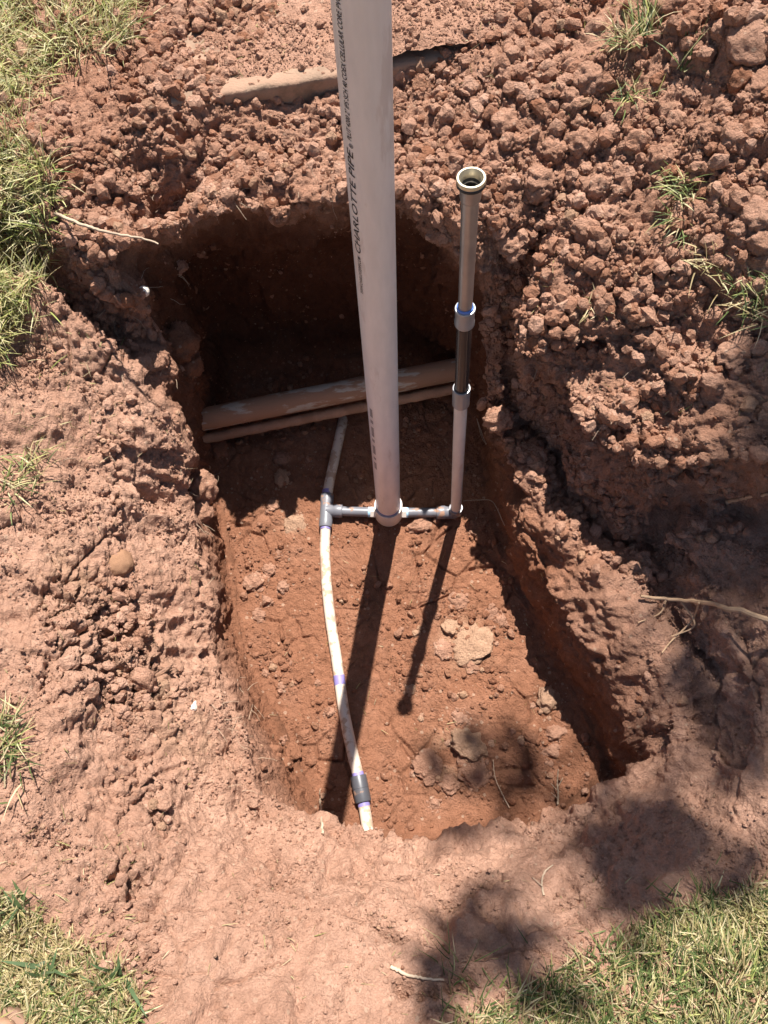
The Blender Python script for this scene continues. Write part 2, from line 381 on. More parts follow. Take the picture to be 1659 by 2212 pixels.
top_w = sstep(2.8, 3.3, SV); loose = LT * sstep(2.6, 3.2, SV); frame_w = 1 - sstep(7.0, 8.5, SV)
def low(scale, octv, sd_, gain=.5):
    """slowly varying noise, worked out on every fourth grid point and interpolated"""
    g = P.reshape(NR, NT, 3); ri = np.unique(np.append(np.arange(0, NR, 4), NR - 1)); ci = np.arange(0, NT, 4)
    c = fbm(g[np.ix_(ri, ci)].reshape(-1, 3) * scale, octv, sd_, gain).reshape(len(ri), len(ci)); c = np.concatenate([c, c[:, :1]], 1)
    xi = np.arange(NT) / 4.0; x0 = xi.astype(int); fx = xi - x0; c = c[:, x0] * (1 - fx) + c[:, x0 + 1] * fx
    k = np.clip(np.searchsorted(ri, np.arange(NR), 'right') - 1, 0, len(ri) - 2); fy = ((np.arange(NR) - ri[k]) / (ri[k + 1] - ri[k]))[:, None]
    return (c[k] * (1 - fy) + c[k + 1] * fy).ravel().astype(np.float32)
# the hole is cut in clay: low frequencies first, then crumbs
disp = np.zeros(len(P), np.float32)
disp += low(3.3, 3, 1) * (0.012 * floor_w + 0.035 * wall_w + 0.035 * top_w) * frame_w
disp += fbm(P * 11, 4, 4) * (0.010 * floor_w + 0.030 * wall_w + 0.020 * top_w) * frame_w
rid = 1 - np.abs(fbm(P * np.array([16, 16, 9]), 3, 8)) * 2.2
disp += rid * (0.003 * floor_w + 0.014 * wall_w + 0.006 * loose) * frame_w
wp = P + 0.012 * warp(P * 40, 20)
f1, i1 = worley(wp * 26, 2)
disp += np.clip(0.75 - f1, 0, 1) * (i1 ** 2) * (0.020 * loose + 0.016 * wall_w + 0.003 * top_w) * frame_w
f1, i1 = worley(wp * 60, 3)
disp += np.clip(0.75 - f1, 0, 1) * i1 * (0.011 * loose + 0.009 * wall_w + 0.003 * floor_w + 0.002 * top_w) * frame_w
disp += fbm(P * 80, 3, 12, 0.75) * (0.0045 * floor_w + 0.009 * wall_w + 0.0045 * top_w + 0.008 * loose) * frame_w
disp -= sstep(.18, .5, fbm(P * 38, 2, 14)) * (0.003 * top_w + 0.012 * loose + 0.008 * wall_w + .003 * floor_w) * frame_w
firm = (1 - LT) * sstep(1.0, 1.4, SV) * frame_w
disp += fbm(np.stack([AT * 26, SV * 1.3, 0 * AT], 1), 3, 95) * .048 * firm * np.clip(.45 + 1.2 * low(5, 2, 96), 0, 1)
disp -= sstep(.30, .62, fbm(P * 22, 3, 99, .6)) * .007 * firm * sstep(-.15, .2, low(4, 2, 89))
disp += fbm(P * 130, 2, 88, .8) * .0035 * firm
disp += fbm(P * np.array([8, 8, 6]), 4, 97, .5) * .042 * firm * sstep(2.6, 3.4, SV)
right_w = np.interp(TV, [0, 12, 13.5, 19.5, 20.5, 27], [0, 0, 1, 1, 0, 0]) * sstep(1.3, 2.2, SV) * (1 - sstep(5.6, 6.6, SV))
disp += right_w * (fbm(P * np.array([7, 7, 5]), 4, 92, .5) * .050 + (.5 - np.abs(fbm(P * 12, 3, 93)) * 2) * .014)
nearlip = np.interp(TV, [0, 19, 20.5, 25, 26, 27], [.3, 0, 1, 1, .4, .3]) * np.exp(-((SV - 3) / .5) ** 2)
disp += nearlip * (low(10, 4, 98, .6) * .07)
f1, f2, i1 = worley((P + 0.016 * warp(P * 10, 30)) * 9.5, 5, True)
plate = (i1 - .5) * sstep(0.0, 0.35, f2 - f1)
disp += plate * (0.020 * top_w * (1 - .6 * LT) + 0.004 * floor_w + 0.012 * wall_w) * frame_w
backrim = np.exp(-((SV - 3.0) / .55) ** 2) * np.interp(TV, [0, 3, 5, 7, 11, 13, 14, 26], [0, .4, 1, 1, 1, 1, .6, 0])
disp += backrim * (low(6.5, 3, 44, .6) * .095 + fbm(P * 22, 2, 46) * .02)
crk = np.exp(-((f2 - f1) / 0.035) ** 2) * sstep(-0.05, 0.2, low(4, 2, 40))
disp -= crk * (0.012 * floor_w + 0.016 * top_w * (1 - 0.8 * LT)) * frame_w
f1, f2, i1 = worley((P + 0.007 * warp(P * 22, 33)) * 19, 6, True)
disp += (sstep(0.01, .10, f2 - f1) - 1) * sstep(-.05, .25, low(5, 2, 43)) * (.005 * floor_w + .002 * wall_w) * frame_w
disp += (i1 - .5) * .003 * top_w * (1 - .6 * LT) * frame_w
# broken, blocky stretch of the left bank with deep gaps between the chunks
blk = np.clip(blob(at(240, 1400, .42), .10) + 0.8 * blob(at(330, 1480, .34), .06) + 0.7 * blob(at(160, 1300, .47), .06)
              + 0.8 * blob(at(270, 1900, .44), .05) + 0.6 * blob(at(280, 2080, .5), .05) + 0.5 * blob(at(290, 1700, .40), .06), 0, 1)
left_w = np.interp(TV, [0, 2, 3.5, 22, 23.5, 27], [1, .8, 0, 0, .9, 1]); bw = SV + .55 * low(5, 3, 100)
scarp = np.exp(-((bw - 4.25) / .16) ** 2) + .8 * np.exp(-((bw - 3.1) / .14) ** 2) + .5 * np.exp(-((bw - 5.0) / .08) ** 2)
blk = np.clip(blk + .38 * scarp * left_w * sstep(-.25, .15, low(6, 2, 101)), 0, 1)
f1, f2, i1 = worley(wp * 21, 9, True)
disp += blk * (-0.050 * np.exp(-((f2 - f1) / 0.10) ** 2) + 0.02 * i1)
f1, f2, i1 = worley(wp * 48, 11, True)
disp -= blk * 0.016 * np.exp(-((f2 - f1) / 0.12) ** 2)
# masses standing out of the walls
for (u, v, z, r, h) in [(375,735,.40,.045,.06),(400,790,.34,.035,.045),(430,1050,.24,.04,.05),(430,1090,.2,.04,.03),
                        (1075,900,.36,.05,.04),(1600,110,.86,.08,.07),(1600,290,.86,.09,.06),(1620,480,.84,.09,.05),
                        (1290,190,.76,.06,.03),(1560,820,.74,.10,.04),(1560,1480,.42,.06,.03)]:
    disp += blob(at(u, v, z), r) * h
for (u, v, z, r, h) in [(345,450,.69,.05,.10),(310,360,.72,.035,.05),(410,400,.71,.03,.03),(1480,860,.70,.07,.035),(1530,700,.76,.05,.02)]:
    disp -= blob(at(u, v, z), r) * h
def seg_dist(poly):
    q = [at(*p) for p in poly]; best = np.full(len(P), 9.0, np.float32); c = np.mean(q, 0)
    sel = np.nonzero((np.abs(P[:, 0] - c[0]) < .35) & (np.abs(P[:, 1] - c[1]) < .35))[0]; Q = P[sel]; bs = np.full(len(sel), 9.0)
    for a0, b0 in zip(q[:-1], q[1:]):
        ab = b0 - a0; t = np.clip(((Q - a0) @ ab) / (ab @ ab), 0, 1); bs = np.minimum(bs, np.linalg.norm(Q - (a0 + t[:, None] * ab), axis=1))
    best[sel] = bs; return best
wob = fbm(P * 45, 3, 90) * .010
for poly, dep, wid in [([(930,1925,.31),(985,1938,.32),(1040,1925,.31),(1075,1900,.29),(1125,1935,.32)], .035, .007), ([(865,2128,.44),(920,2142,.45),(1015,2118,.43)], .05, .009),
        ([(590,1890,.31),(585,1850,.28),(600,1930,.34)], .05, .010), ([(1190,1960,.36),(1240,1940,.35),(1300,1930,.35)], .03, .006), ([(270,1500,.37),(330,1590,.35),(400,1640,.30)], .03, .007),
        ([(395,2010,.42),(430,1950,.38),(500,1900,.32)], .03, .007), ([(740,1990,.37),(800,2000,.37),(870,2030,.39)], .03, .006), ([(1440,1640,.32),(1500,1600,.33),(1620,1590,.42)], .02, .005),
        ([(220,1720,.43),(230,1800,.43),(215,1900,.45)], .03, .008), ([(1260,1190,.28),(1250,1140,.27),(1300,1100,.35)], .02, .006)]:
    disp -= dep * np.exp(-((seg_dist(poly) + wob) / wid) ** 2)
P = P + NB * disp[:, None]
P[:NT] = P[NT:2 * NT].mean(0)
idx = np.arange(NR * NT).reshape(NR, NT)
a = idx[:-1]; b_ = idx[1:]
quads = np.stack([a, np.roll(a, -1, 1), np.roll(b_, -1, 1), b_], -1).reshape(-1, 4)
v0 = P[quads[:, 0]]; nn = np.cross(P[quads[:, 1]] - v0, P[quads[:, 2]] - v0)
if nn[:, 2].sum() < 0: quads = quads[:, ::-1]
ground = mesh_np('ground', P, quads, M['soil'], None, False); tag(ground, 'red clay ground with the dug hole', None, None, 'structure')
NF = normals(P)
if np.mean(NF[:, 2]) < 0: NF = -NF
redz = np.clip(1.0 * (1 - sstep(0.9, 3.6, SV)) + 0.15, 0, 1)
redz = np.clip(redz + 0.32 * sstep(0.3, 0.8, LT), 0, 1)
pale_c = sum(blob(at(u, v, z), r) for u, v, z, r in [(1000,1390,0,.06),(960,1640,0,.05),(330,1480,.36,.07),(400,1600,.28,.06),(150,1250,.48,.06),(640,1135,0,.03)])
pale_c = np.clip(pale_c, 0, 1) * np.clip(0.5 + 2.2 * fbm(P * 18, 3, 50), 0, 1) * 0.8
lawn = sstep(6.3, 7.2, SV)
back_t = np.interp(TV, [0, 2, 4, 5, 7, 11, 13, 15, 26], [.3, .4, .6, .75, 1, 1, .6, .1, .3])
wall_shade = np.clip(sstep(0.75, 1.2, SV) * (1 - sstep(2.5, 2.95, SV)) * back_t + .25 * low(6, 3, 55), 0, 1)  # painted shade: darkens the wall colour, most of all in the back cave
zone = np.stack([redz, lawn * 0.8, pale_c, 1 - wall_shade], 1).astype(np.float32)
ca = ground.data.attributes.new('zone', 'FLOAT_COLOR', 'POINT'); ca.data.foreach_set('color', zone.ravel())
bpy.context.view_layer.update()
DEPS = bpy.context.evaluated_depsgraph_get()

COVER = None
def hit(u, v):
    """where the sight line of a reading in the photograph meets the ground"""
    ok, loc, nor, fi = ground.ray_cast(Vector(CAMP), Vector(ray_dir(u, v)), distance=60)
    ok2, loc2, nor2, _ = COVER.ray_cast(Vector(CAMP), Vector(ray_dir(u, v)), distance=60) if COVER else (False, None, None, 0)
    if ok2 and (not ok or (loc2 - Vector(CAMP)).length < (loc - Vector(CAMP)).length): return loc2, nor2
    if not ok: q = at(u, v, .7); return Vector(q), Vector((0, 0, 1))
    return loc, nor
def drop(x, y, z=3.0):
    ok, loc, nor, fi = ground.ray_cast(Vector((x, y, z)), Vector((0, 0, -1)), distance=60)
    return (loc, nor) if ok else (Vector((x, y, 0)), Vector((0, 0, 1)))
def depth_of(p): return float(-(RW.T @ (np.array(p) - CAMP))[2])

# ------------------------------------------------------------------ concrete slab behind the hole
ZS = 0.788
sa, sb = at(370, 222, ZS), at(1210, 82, ZS); du = (sb - sa); ln = np.linalg.norm(du); du /= ln
dv = np.array([-du[1], du[0], 0.0])
prof = [(0.003, -0.11), (0.002, -0.06), (0.001, -0.03), (0.0, -0.012), (0.001, -0.006), (0.003, -0.003), (0.007, -0.0008), (0.02, 0.0)]
prof += [(0.03 + 0.9 * k / 60, 0.0) for k in range(1, 61)]
nl = 220; Lp = np.linspace(0, ln, nl)
SVt = np.array([[sa + du * l + dv * y + np.array([0, 0, z]) for (y, z) in prof] for l in Lp]).reshape(-1, 3)
edge = np.tile(np.array([1 if z < 0 else 0.35 for y, z in prof]), nl)
off = fbm(SVt * np.array([7, 7, 7]), 4, 60) * 0.004 + fbm(SVt * 60, 3, 61) * 0.003
SVt = SVt - dv[None] * (off * edge)[:, None]; SVt[:, 2] += fbm(SVt * 25, 3, 63) * 0.003
si = np.arange(nl * len(prof)).reshape(nl, len(prof))
sq = np.stack([si[:-1, :-1], si[1:, :-1], si[1:, 1:], si[:-1, 1:]], -1).reshape(-1, 4)
slab = mesh_np('concrete_path', SVt, sq, M['concrete']); tag(slab, 'dusty concrete path edge half buried at the back of the hole', None, None, 'structure')

dl = []; nd_ = 150
gl, gw = np.meshgrid(np.linspace(0, ln, 260), np.linspace(.008, .80, nd_), indexing='ij')
DL = sa[None, None] + du * gl[..., None] + dv * gw[..., None]; DL = DL.reshape(-1, 3)
hgt = fbm(DL * 5, 4, 110, .6) * .030 + fbm(DL * 40, 3, 112, .7) * .008 + .004 - .10 * (1 - sstep(.02, .06, gl.ravel())) + .03 * sstep(.32, .5, gl.ravel()) - .012 * sstep(.05, .008, gw.ravel())
DL[:, 2] = ZS + np.clip(hgt, -.12, .03) + fbm(DL * 110, 2, 113) * .0015
di = np.arange(260 * nd_).reshape(260, nd_); dq = np.stack([di[:-1, :-1], di[1:, :-1], di[1:, 1:], di[:-1, 1:]], -1).reshape(-1, 4)
cover = mesh_np('dirt_layer', DL, dq, M['clod_top'], slab, False); bpy.context.view_layer.update(); COVER = cover

# ------------------------------------------------------------------ loose crumbs (uncountable) as instanced stuff
def scatter(name, pos, rot, scl, var, zonec, mat, nvar=6, sub=2, label=None):
    me = bpy.data.meshes.new(name); me.vertices.add(len(pos)); me.vertices.foreach_set('co', np.asarray(pos, np.float32).ravel())
    for nm, arr in (('rot', rot), ('scl', scl)):
        q = me.attributes.new(nm, 'FLOAT_VECTOR', 'POINT'); q.data.foreach_set('vector', np.asarray(arr, np.float32).ravel())
    q = me.attributes.new('vari', 'INT', 'POINT'); q.data.foreach_set('value', np.asarray(var, np.int32))
    q = me.attributes.new('zone', 'FLOAT_COLOR', 'POINT'); q.data.foreach_set('color', np.asarray(zonec, np.float32).ravel())
    me.materials.append(mat)
    o = bpy.data.objects.new(name, me); COL.objects.link(o)
    ng = bpy.data.node_groups.new(name, 'GeometryNodeTree')
    ng.interface.new_socket('Geometry', in_out='INPUT', socket_type='NodeSocketGeometry')
    ng.interface.new_socket('Geometry', in_out='OUTPUT', socket_type='NodeSocketGeometry')
    gi = ng.nodes.new('NodeGroupInput'); go = ng.nodes.new('NodeGroupOutput')
    jn = ng.nodes.new('GeometryNodeJoinGeometry')
    for k in range(nvar):
        ico = ng.nodes.new('GeometryNodeMeshIcoSphere'); ico.inputs['Radius'].default_value = 1; ico.inputs['Subdivisions'].default_value = sub
        nz = ng.nodes.new('ShaderNodeTexNoise'); nz.noise_dimensions = '4D'; nz.inputs['W'].default_value = k * 3.7 + 1
        nz.inputs['Scale'].default_value = 1.3; nz.inputs['Detail'].default_value = 3; nz.inputs['Roughness'].default_value = 0.6
        sb_ = ng.nodes.new('ShaderNodeMath'); sb_.operation = 'SUBTRACT'; sb_.inputs[1].default_value = 0.5
        ml = ng.nodes.new('ShaderNodeMath'); ml.operation = 'MULTIPLY'; ml.inputs[1].default_value = 1.9
        nr = ng.nodes.new('GeometryNodeInputNormal'); vm = ng.nodes.new('ShaderNodeVectorMath'); vm.operation = 'SCALE'
        ng.links.new(nz.outputs['Fac'], sb_.inputs[0]); ng.links.new(sb_.outputs[0], ml.inputs[0])
        ng.links.new(nr.outputs[0], vm.inputs[0]); ng.links.new(ml.outputs[0], vm.inputs['Scale'])
        sp = ng.nodes.new('GeometryNodeSetPosition'); ng.links.new(ico.outputs['Mesh'], sp.inputs['Geometry']); ng.links.new(vm.outputs[0], sp.inputs['Offset'])
        sm = ng.nodes.new('GeometryNodeSetMaterial'); sm.inputs['Material'].default_value = mat
        ng.links.new(sp.outputs[0], sm.inputs['Geometry'])
        g2 = ng.nodes.new('GeometryNodeGeometryToInstance'); ng.links.new(sm.outputs[0], g2.inputs[0]); ng.links.new(g2.outputs[0], jn.inputs[0])
    iop = ng.nodes.new('GeometryNodeInstanceOnPoints'); iop.inputs['Pick Instance'].default_value = True
    def nat(nm, dt):
        x = ng.nodes.new('GeometryNodeInputNamedAttribute'); x.data_type = dt; x.inputs['Name'].default_value = nm; return x.outputs[0]
    e2r = ng.nodes.new('FunctionNodeEulerToRotation'); ng.links.new(nat('rot', 'FLOAT_VECTOR'), e2r.inputs[0])
    ng.links.new(gi.outputs[0], iop.inputs['Points']); ng.links.new(jn.outputs[0], iop.inputs['Instance'])
    ng.links.new(nat('vari', 'INT'), iop.inputs['Instance Index']); ng.links.new(e2r.outputs[0], iop.inputs['Rotation'])
    ng.links.new(nat('scl', 'FLOAT_VECTOR'), iop.inputs['Scale']); ng.links.new(iop.outputs[0], go.inputs[0])
    md = o.modifiers.new('scatter', 'NODES'); md.node_group = ng
    tag(o, label, 'soil', None, 'stuff'); return o

gg = P.reshape(NR, NT, 3)
area = np.linalg.norm(np.cross(np.gradient(gg, axis=0).reshape(-1, 3), ((np.roll(gg, -1, 1) - np.roll(gg, 1, 1)) / 2).reshape(-1, 3)), axis=1)
dens = (1.0 * loose + 0.34 * floor_w + 0.16 * wall_w + 0.30 * top_w + 0.5 * blk) * (SV < 7.0) * np.clip(0.5 + 3.0 * low(7, 3, 70), 0.04, 1.8)
dens *= np.clip((NF[:, 2] + 0.1) * 1.6, 0.05, 1)
wgt = dens * area; wgt[:NT * 4] = 0; wgt /= wgt.sum()
NCR = 200000
pick = RNG.choice(len(P), NCR, p=wgt)
sz = np.clip(0.0014 * RNG.random(NCR) ** -0.58, 0.0011, 0.015) * (0.55 + 0.45 * np.clip(loose[pick] + 0.1, 0, 1))
sz = np.where(loose[pick] + floor_w[pick] + wall_w[pick] + blk[pick] < .45, np.minimum(sz, .0034), sz)
pos = P[pick] + NF[pick] * (sz * 0.35)[:, None] + RNG.normal(size=(NCR, 3)) * 0.0010
gr_ = np.gradient(gg, axis=0).reshape(-1, 3); gt_ = ((np.roll(gg, -1, 1) - np.roll(gg, 1, 1)) / 2).reshape(-1, 3)
pos = pos + gr_[pick] * (RNG.random(NCR) - .5)[:, None] + gt_[pick] * (RNG.random(NCR) - .5)[:, None]
zc_ = zone[pick].copy(); zc_[:, 0] = np.clip(zc_[:, 0] + RNG.normal(size=NCR) * 0.22, 0, 1); zc_[:, 2] = (RNG.random(NCR) < 0.10) * RNG.random(NCR) * 0.8
NS = 22000
la = RNG.random(NS) * ln; lb = 0.012 + RNG.random(NS) * 0.7
psl = sa[None] + du[None] * la[:, None] + dv[None] * lb[:, None] + np.array([0, 0, 0.002])
keepm = 1.2 * fbm(psl * 9, 4, 75) + .25 * RNG.normal(size=NS) + 0.55 * (1 - la / 0.28) * (la < 0.28) + 0.5 * sstep(0.35, .7, la) > -0.02
psl = psl[keepm]; gi_ = np.clip((la[keepm] / ln * 259).astype(int), 0, 259); gj_ = np.clip(((lb[keepm] - .008) / .792 * (nd_ - 1)).astype(int), 0, nd_ - 1); psl[:, 2] = np.maximum(DL.reshape(260, nd_, 3)[gi_, gj_, 2], ZS - .05) + .001; szs = np.clip(0.0010 * RNG.random(len(psl)) ** -0.5, 0.0007, 0.009)
zsl = np.zeros((len(psl), 4), np.float32); zsl[:, 0] = .2 + RNG.random(len(psl)) * 0.25; zsl[:, 3] = 1
pos = np.concatenate([pos, psl]); sz = np.concatenate([sz, szs]); zc_ = np.concatenate([zc_, zsl]); nA = len(pos)
SKIRT = []

# ------------------------------------------------------------------ clods and stones, one by one
def rock_mesh(name, seed, sub=4, rough=0.5, blocky=0.0):
    bm = bmesh.new(); bmesh.ops.create_icosphere(bm, subdivisions=sub, radius=1.0)
    V = np.array([v.co[:] for v in bm.verts]); r = np.random.default_rng(seed); o = r.random(3) * 50
    if blocky:
        for k in range(9):
            n = r.normal(size=3); n /= np.linalg.norm(n); h = 0.55 + 0.35 * r.random()
            d = V @ n; V = np.where((d > h)[:, None], V - n[None] * ((d - h) * blocky)[:, None], V)
    d = fbm(V * 0.9 + o, 3, 80) * 0.55 * rough + (np.clip(0.8 - worley(V * 2.1 + o, 82)[0], 0, 1)) * 0.55 * rough \
        + fbm(V * 3.2 + o, 3, 84) * 0.30 * rough + fbm(V * 9 + o, 2, 85) * 0.10 * rough
    V = V * (1 + d)[:, None]
    for v, c in zip(bm.verts, V): v.co = c
    for f in bm.faces: f.smooth = True
    me = bpy.data.meshes.new(name); bm.to_mesh(me); bm.free(); return me
CR = [rock_mesh('dirt_clod', 100 + k, 4, 0.9) for k in range(6)]
ST = [rock_mesh('stone', 200 + k, 4, 0.55, 0.85) for k in range(5)]
ROUND = rock_mesh('round_stone', 300, 4, 0.26)
_mc = {}
def with_mat(me, mk):
    k = (me.name, mk)
    if k not in _mc: q = me.copy(); q.materials.clear(); q.materials.append(M[mk]); _mc[k] = q
    return _mc[k]
def place_rock(name, me, mk, u, v, rpx, label, cat, sq=(1, 1, .75), group=None, sink=0.42, seed=0):
    p, n = hit(u, v); r = rpx / FPX * depth_of(p) * 0.88
    o = bpy.data.objects.new(name, with_mat(me, mk)); COL.objects.link(o)
    o.scale = (r * sq[0], r * sq[1], r * sq[2]); rr = random.Random(seed + int(u * 31 + v))
    q = n.lerp(Vector((0, 0, 1)), 0.5).normalized().to_track_quat('Z', 'Y')
    o.rotation_euler = (q.to_matrix() @ Matrix.Rotation(rr.random() * 6.28, 3, 'Z')).to_euler()
    o.location = p + n * (r * sq[2] * (1 - 2 * sink) * 0.9)
    zc0 = dict(clod_dry=(.15, 0), clod_red=(.9, 0), clod_mid=(.5, 0), clod_pale=(.3, .6)).get(mk, (.4, 0))
    for k in range(10 + int(rpx * .9)):
        a = rr.random() * 6.28; d = r * rr.uniform(.75, 1.45)
        t1 = n.orthogonal().normalized(); t2 = n.cross(t1); q = p + (t1 * math.cos(a) + t2 * math.sin(a)) * d + n * .03
        ok, loc, nor, fi = ground.ray_cast(q, -n, distance=.08)
        if ok: SKIRT.append((tuple(loc), min(.0075, .0012 * rr.random() ** -.5), (zc0[0], 0, zc0[1] * rr.random(), 1)))
    tag(o, label, cat, group); return o
ROCKS = [
 ('clod',0,'clod_pale',1012,1392,40,'largest flat pale clod in the patch on the red hole floor',(1,1.25,.35)),
 ('clod',1,'clod_pale',975,1352,20,'pale clod above the largest flat pale clod on the floor',(1,1,.5)),
 ('clod',2,'clod_mid',958,1405,22,'pale clod left of the largest flat pale clod on the floor',(1,1,.45)),
 ('clod',3,'clod_mid',990,1300,18,'pale crumbly clod at the top of the pale patch on the floor',(1.2,1,.5)),
 ('clod',4,'clod_mid',1020,1432,20,'pale clod at the lower end of the pale patch',(1,1,.5)),
 ('clod',5,'clod_mid',1060,1330,16,'small tan clod beside the dark shadow on the right floor',(1,1.1,.6)),
 ('clod',1,'clod_mid',1082,1338,15,'tan clod touching the shadow edge of the right wall',(1,1.1,.7)),
 ('stone',0,'clod_pale',1185,1512,30,'large angular pale stone at the foot of the right wall',(1,1,.7)),
 ('stone',1,'clod_mid',1195,1582,26,'angular reddish stone below the large pale stone',(1,1.2,.7)),
 ('stone',2,'clod_red',1150,1585,26,'broad red stone left of the angular reddish stone',(1,1,.5)),
 ('stone',3,'clod_mid',1190,1625,20,'wedge shaped tan stone under the angular reddish stone',(1,.8,.6)),
 ('clod',2,'clod_mid',995,1552,18,'upright pale clod in the middle of the lower floor',(.8,1.2,.6)),
 ('clod',3,'clod_pale',1018,1605,36,'cracked greyish clod in dappled shade on the lower floor',(1.1,1,.5)),
 ('clod',4,'clod_mid',925,1655,32,'flat greyish clod left of the cracked one in dappled shade',(1,1,.4)),
 ('clod',0,'clod_mid',1020,1665,34,'broad lumpy clod at the near edge of the floor',(1.2,.9,.5)),
 ('clod',5,'clod_mid',965,1690,22,'lumpy brown clod in a gap at the near floor edge',(1,1,.6)),
 ('stone',4,'clod_mid',940,1738,14,'small rounded stone below the near floor clods',(1,1,.8)),
 ('clod',1,'clod_mid',548,1258,20,'crumbly tan clod on the floor by the left wall',(1.1,1,.7)),
 ('clod',2,'clod_mid',582,1232,14,'small tan clod right of the crumbly one near the left wall',(1,1,.7)),
 ('clod',3,'clod_dry',612,1268,12,'pale small clod farthest from the left wall in its heap',(1,1,.8)),
 ('clod',4,'clod_mid',560,1330,14,'single tan clod below the heap by the left wall',(1,1,.7)),
 ('stone',1,'clod_red',632,1625,22,'dark red stone on the lower left floor',(1.1,1,.7)),
 ('stone',2,'clod_red',655,1588,14,'small red stone above the dark red stone',(1,1,.7)),
 ('clod',5,'clod_red',615,1650,16,'red clod beside the dark red stone on the lower left floor',(1,1,.7)),
 ('clod',0,'clod_pale',640,1138,24,'flat pale clod left of the grey tee fitting',(1,1,.35)),
 ('stone',3,'clod_mid',905,1135,22,'tan clod under the grey nipple right of the standpipe',(1.5,1,.7)),
 ('clod',2,'clod_pale',607,1035,21,'largest pale stone in the shade under the old pipe',(1,.8,.6)),
 ('clod',3,'clod_mid',608,992,17,'pale stone just above the largest one in the shade',(1,1,.6)),
 ('clod',4,'clod_mid',590,1092,15,'pale stone at the edge of the shade near the tee',(1,1,.6)),
 ('clod',0,'clod_dry',1268,172,30,'pale crumbly clod heaped behind the steel riser top',(1.1,1.1,.9)),
 ('clod',1,'clod_dry',1238,218,25,'pale clod below the crumbly heap on the back right slope',(1.1,.9,.9)),
 ('stone',4,'clod_dry',1247,262,24,'round tan stone in the middle of the back right slope',(1,.9,.9)),
 ('clod',3,'clod_dry',1244,302,13,'small tan clod right under the round tan stone',(1,1,.9)),
 ('clod',4,'clod_dry',1196,325,24,'knobbly clod left of the small tan clod on the back slope',(1,1.1,.8)),
 ('clod',5,'clod_mid',1125,305,20,'brown clod group up slope from the steel riser',(1.2,1,.8)),
 ('clod',2,'clod_dry',1150,412,17,'tan clod right of the steel riser top',(1,1.1,.8)),
 ('stone',0,'clod_dry',1187,378,10,'small smooth tan pebble up right of the riser top',(1.2,1,.8)),
 ('clod',0,'clod_mid',1455,18,44,'big overhanging brown clod by the tall grass tuft',(1.1,1,.9)),
 ('stone',1,'clod_red',1602,172,30,'rusty red angular stone on the right spoil heap',(1.1,1,.8)),
 ('stone',2,'clod_dry',1618,92,46,'large pale slab like stone near the upper right corner',(1.2,1,.7)),
 ('stone',3,'clod_dry',1560,62,24,'tan stone left of the large pale slab like stone',(1,1.2,.8)),
 ('clod',3,'clod_dry',1598,300,38,'big rough clod on the right spoil heap below the red stone',(1.1,1,.8)),
 ('clod',4,'clod_dry',1560,232,20,'rounded clod above the big rough clod on the spoil heap',(1,1,.8)),
 ('clod',5,'clod_dry',1635,468,36,'large rough clod at the right edge beside the grass tuft',(1,1.1,.8)),
 ('clod',1,'clod_dry',1590,760,34,'wide pale clod at the right edge above the smooth patch',(1.3,1,.6)),
 ('round',0,'stone',260,1216,33,'smooth round brown stone set in the left bank',(1,1.1,.8)),
 ('stone',4,'clod_dry',312,1466,34,'largest blocky chunk in the broken left bank',(1,1,.8)),
 ('stone',0,'clod_dry',246,1412,26,'blocky chunk up left of the largest one in the left bank',(1,1,.8)),
 ('stone',1,'clod_mid',296,1388,18,'narrow chunk standing between gaps in the left bank',(.8,1.2,.9)),
 ('stone',2,'clod_dry',195,1490,20,'chunk at the lower left of the broken left bank',(1,1,.8)),
 ('stone',3,'white',420,1526,9,'small white stone at the edge of the left wall',(.8,1.3,.8)),
 ('stone',4,'clod_mid',312,242,24,'flat dark brown stone on the back left slope',(1.2,.8,.6)),
 ('clod',2,'clod_dry',136,236,18,'pale clod at the edge of the upper left lawn',(1,1,.8)),
 ('round',0,'white',310,628,13,'white rounded stone stuck in the shaded left wall',(1,1,1)),
 ('clod',0,'clod_red',375,742,46,'big jagged clod jutting from the left wall into the light',(1,1,.8)),
 ('clod',1,'clod_red',405,790,32,'jagged clod hanging below the big one on the left wall',(.9,1.1,.8)),
 ('clod',3,'clod_mid',432,1052,34,'crumbly clod on the tip of the left wall by the shade edge',(.9,1.1,.9)),
 ('clod',4,'clod_mid',428,1105,28,'crumbly clod just below the tip of the left wall',(1,1,.8)),
 ('clod',5,'clod_dry',390,575,14,'small clod on the shaded upper left wall',(1,1,.8)),
 ('clod',2,'clod_mid',1075,905,30,'crumbly clod on top of the lit spur of the right wall',(1,1,.8)),
 ('clod',1,'clod_red',452,925,24,'dark clod packed round the left end of the old pipe',(1,1,.9)),
 ('clod',4,'clod_red',470,968,20,'dark clod under the left end of the thin caked pipe',(1.2,1,.8)),
 ('clod',2,'clod_red',1010,812,22,'dark clod packed round the right end of the old pipe',(1,1,.9)),
 ('stone',0,'clod_dry',1005,200,6,'tiny grey chip by the concrete edge right of the standpipe',(2.4,.8,.8)),
]
for i, (kind, k, mk, u, v, r, lab, sq) in enumerate(ROCKS):
    me = CR[k] if kind == 'clod' else ST[k] if kind == 'stone' else ROUND
    place_rock('dirt_clod' if kind == 'clod' else 'stone', me, mk, u, v, r, lab, 'clod' if kind == 'clod' else 'stone', sq, seed=i, sink=.66 if mk == 'stone' or (v > 1280 and 850 < u < 1100) else .42)
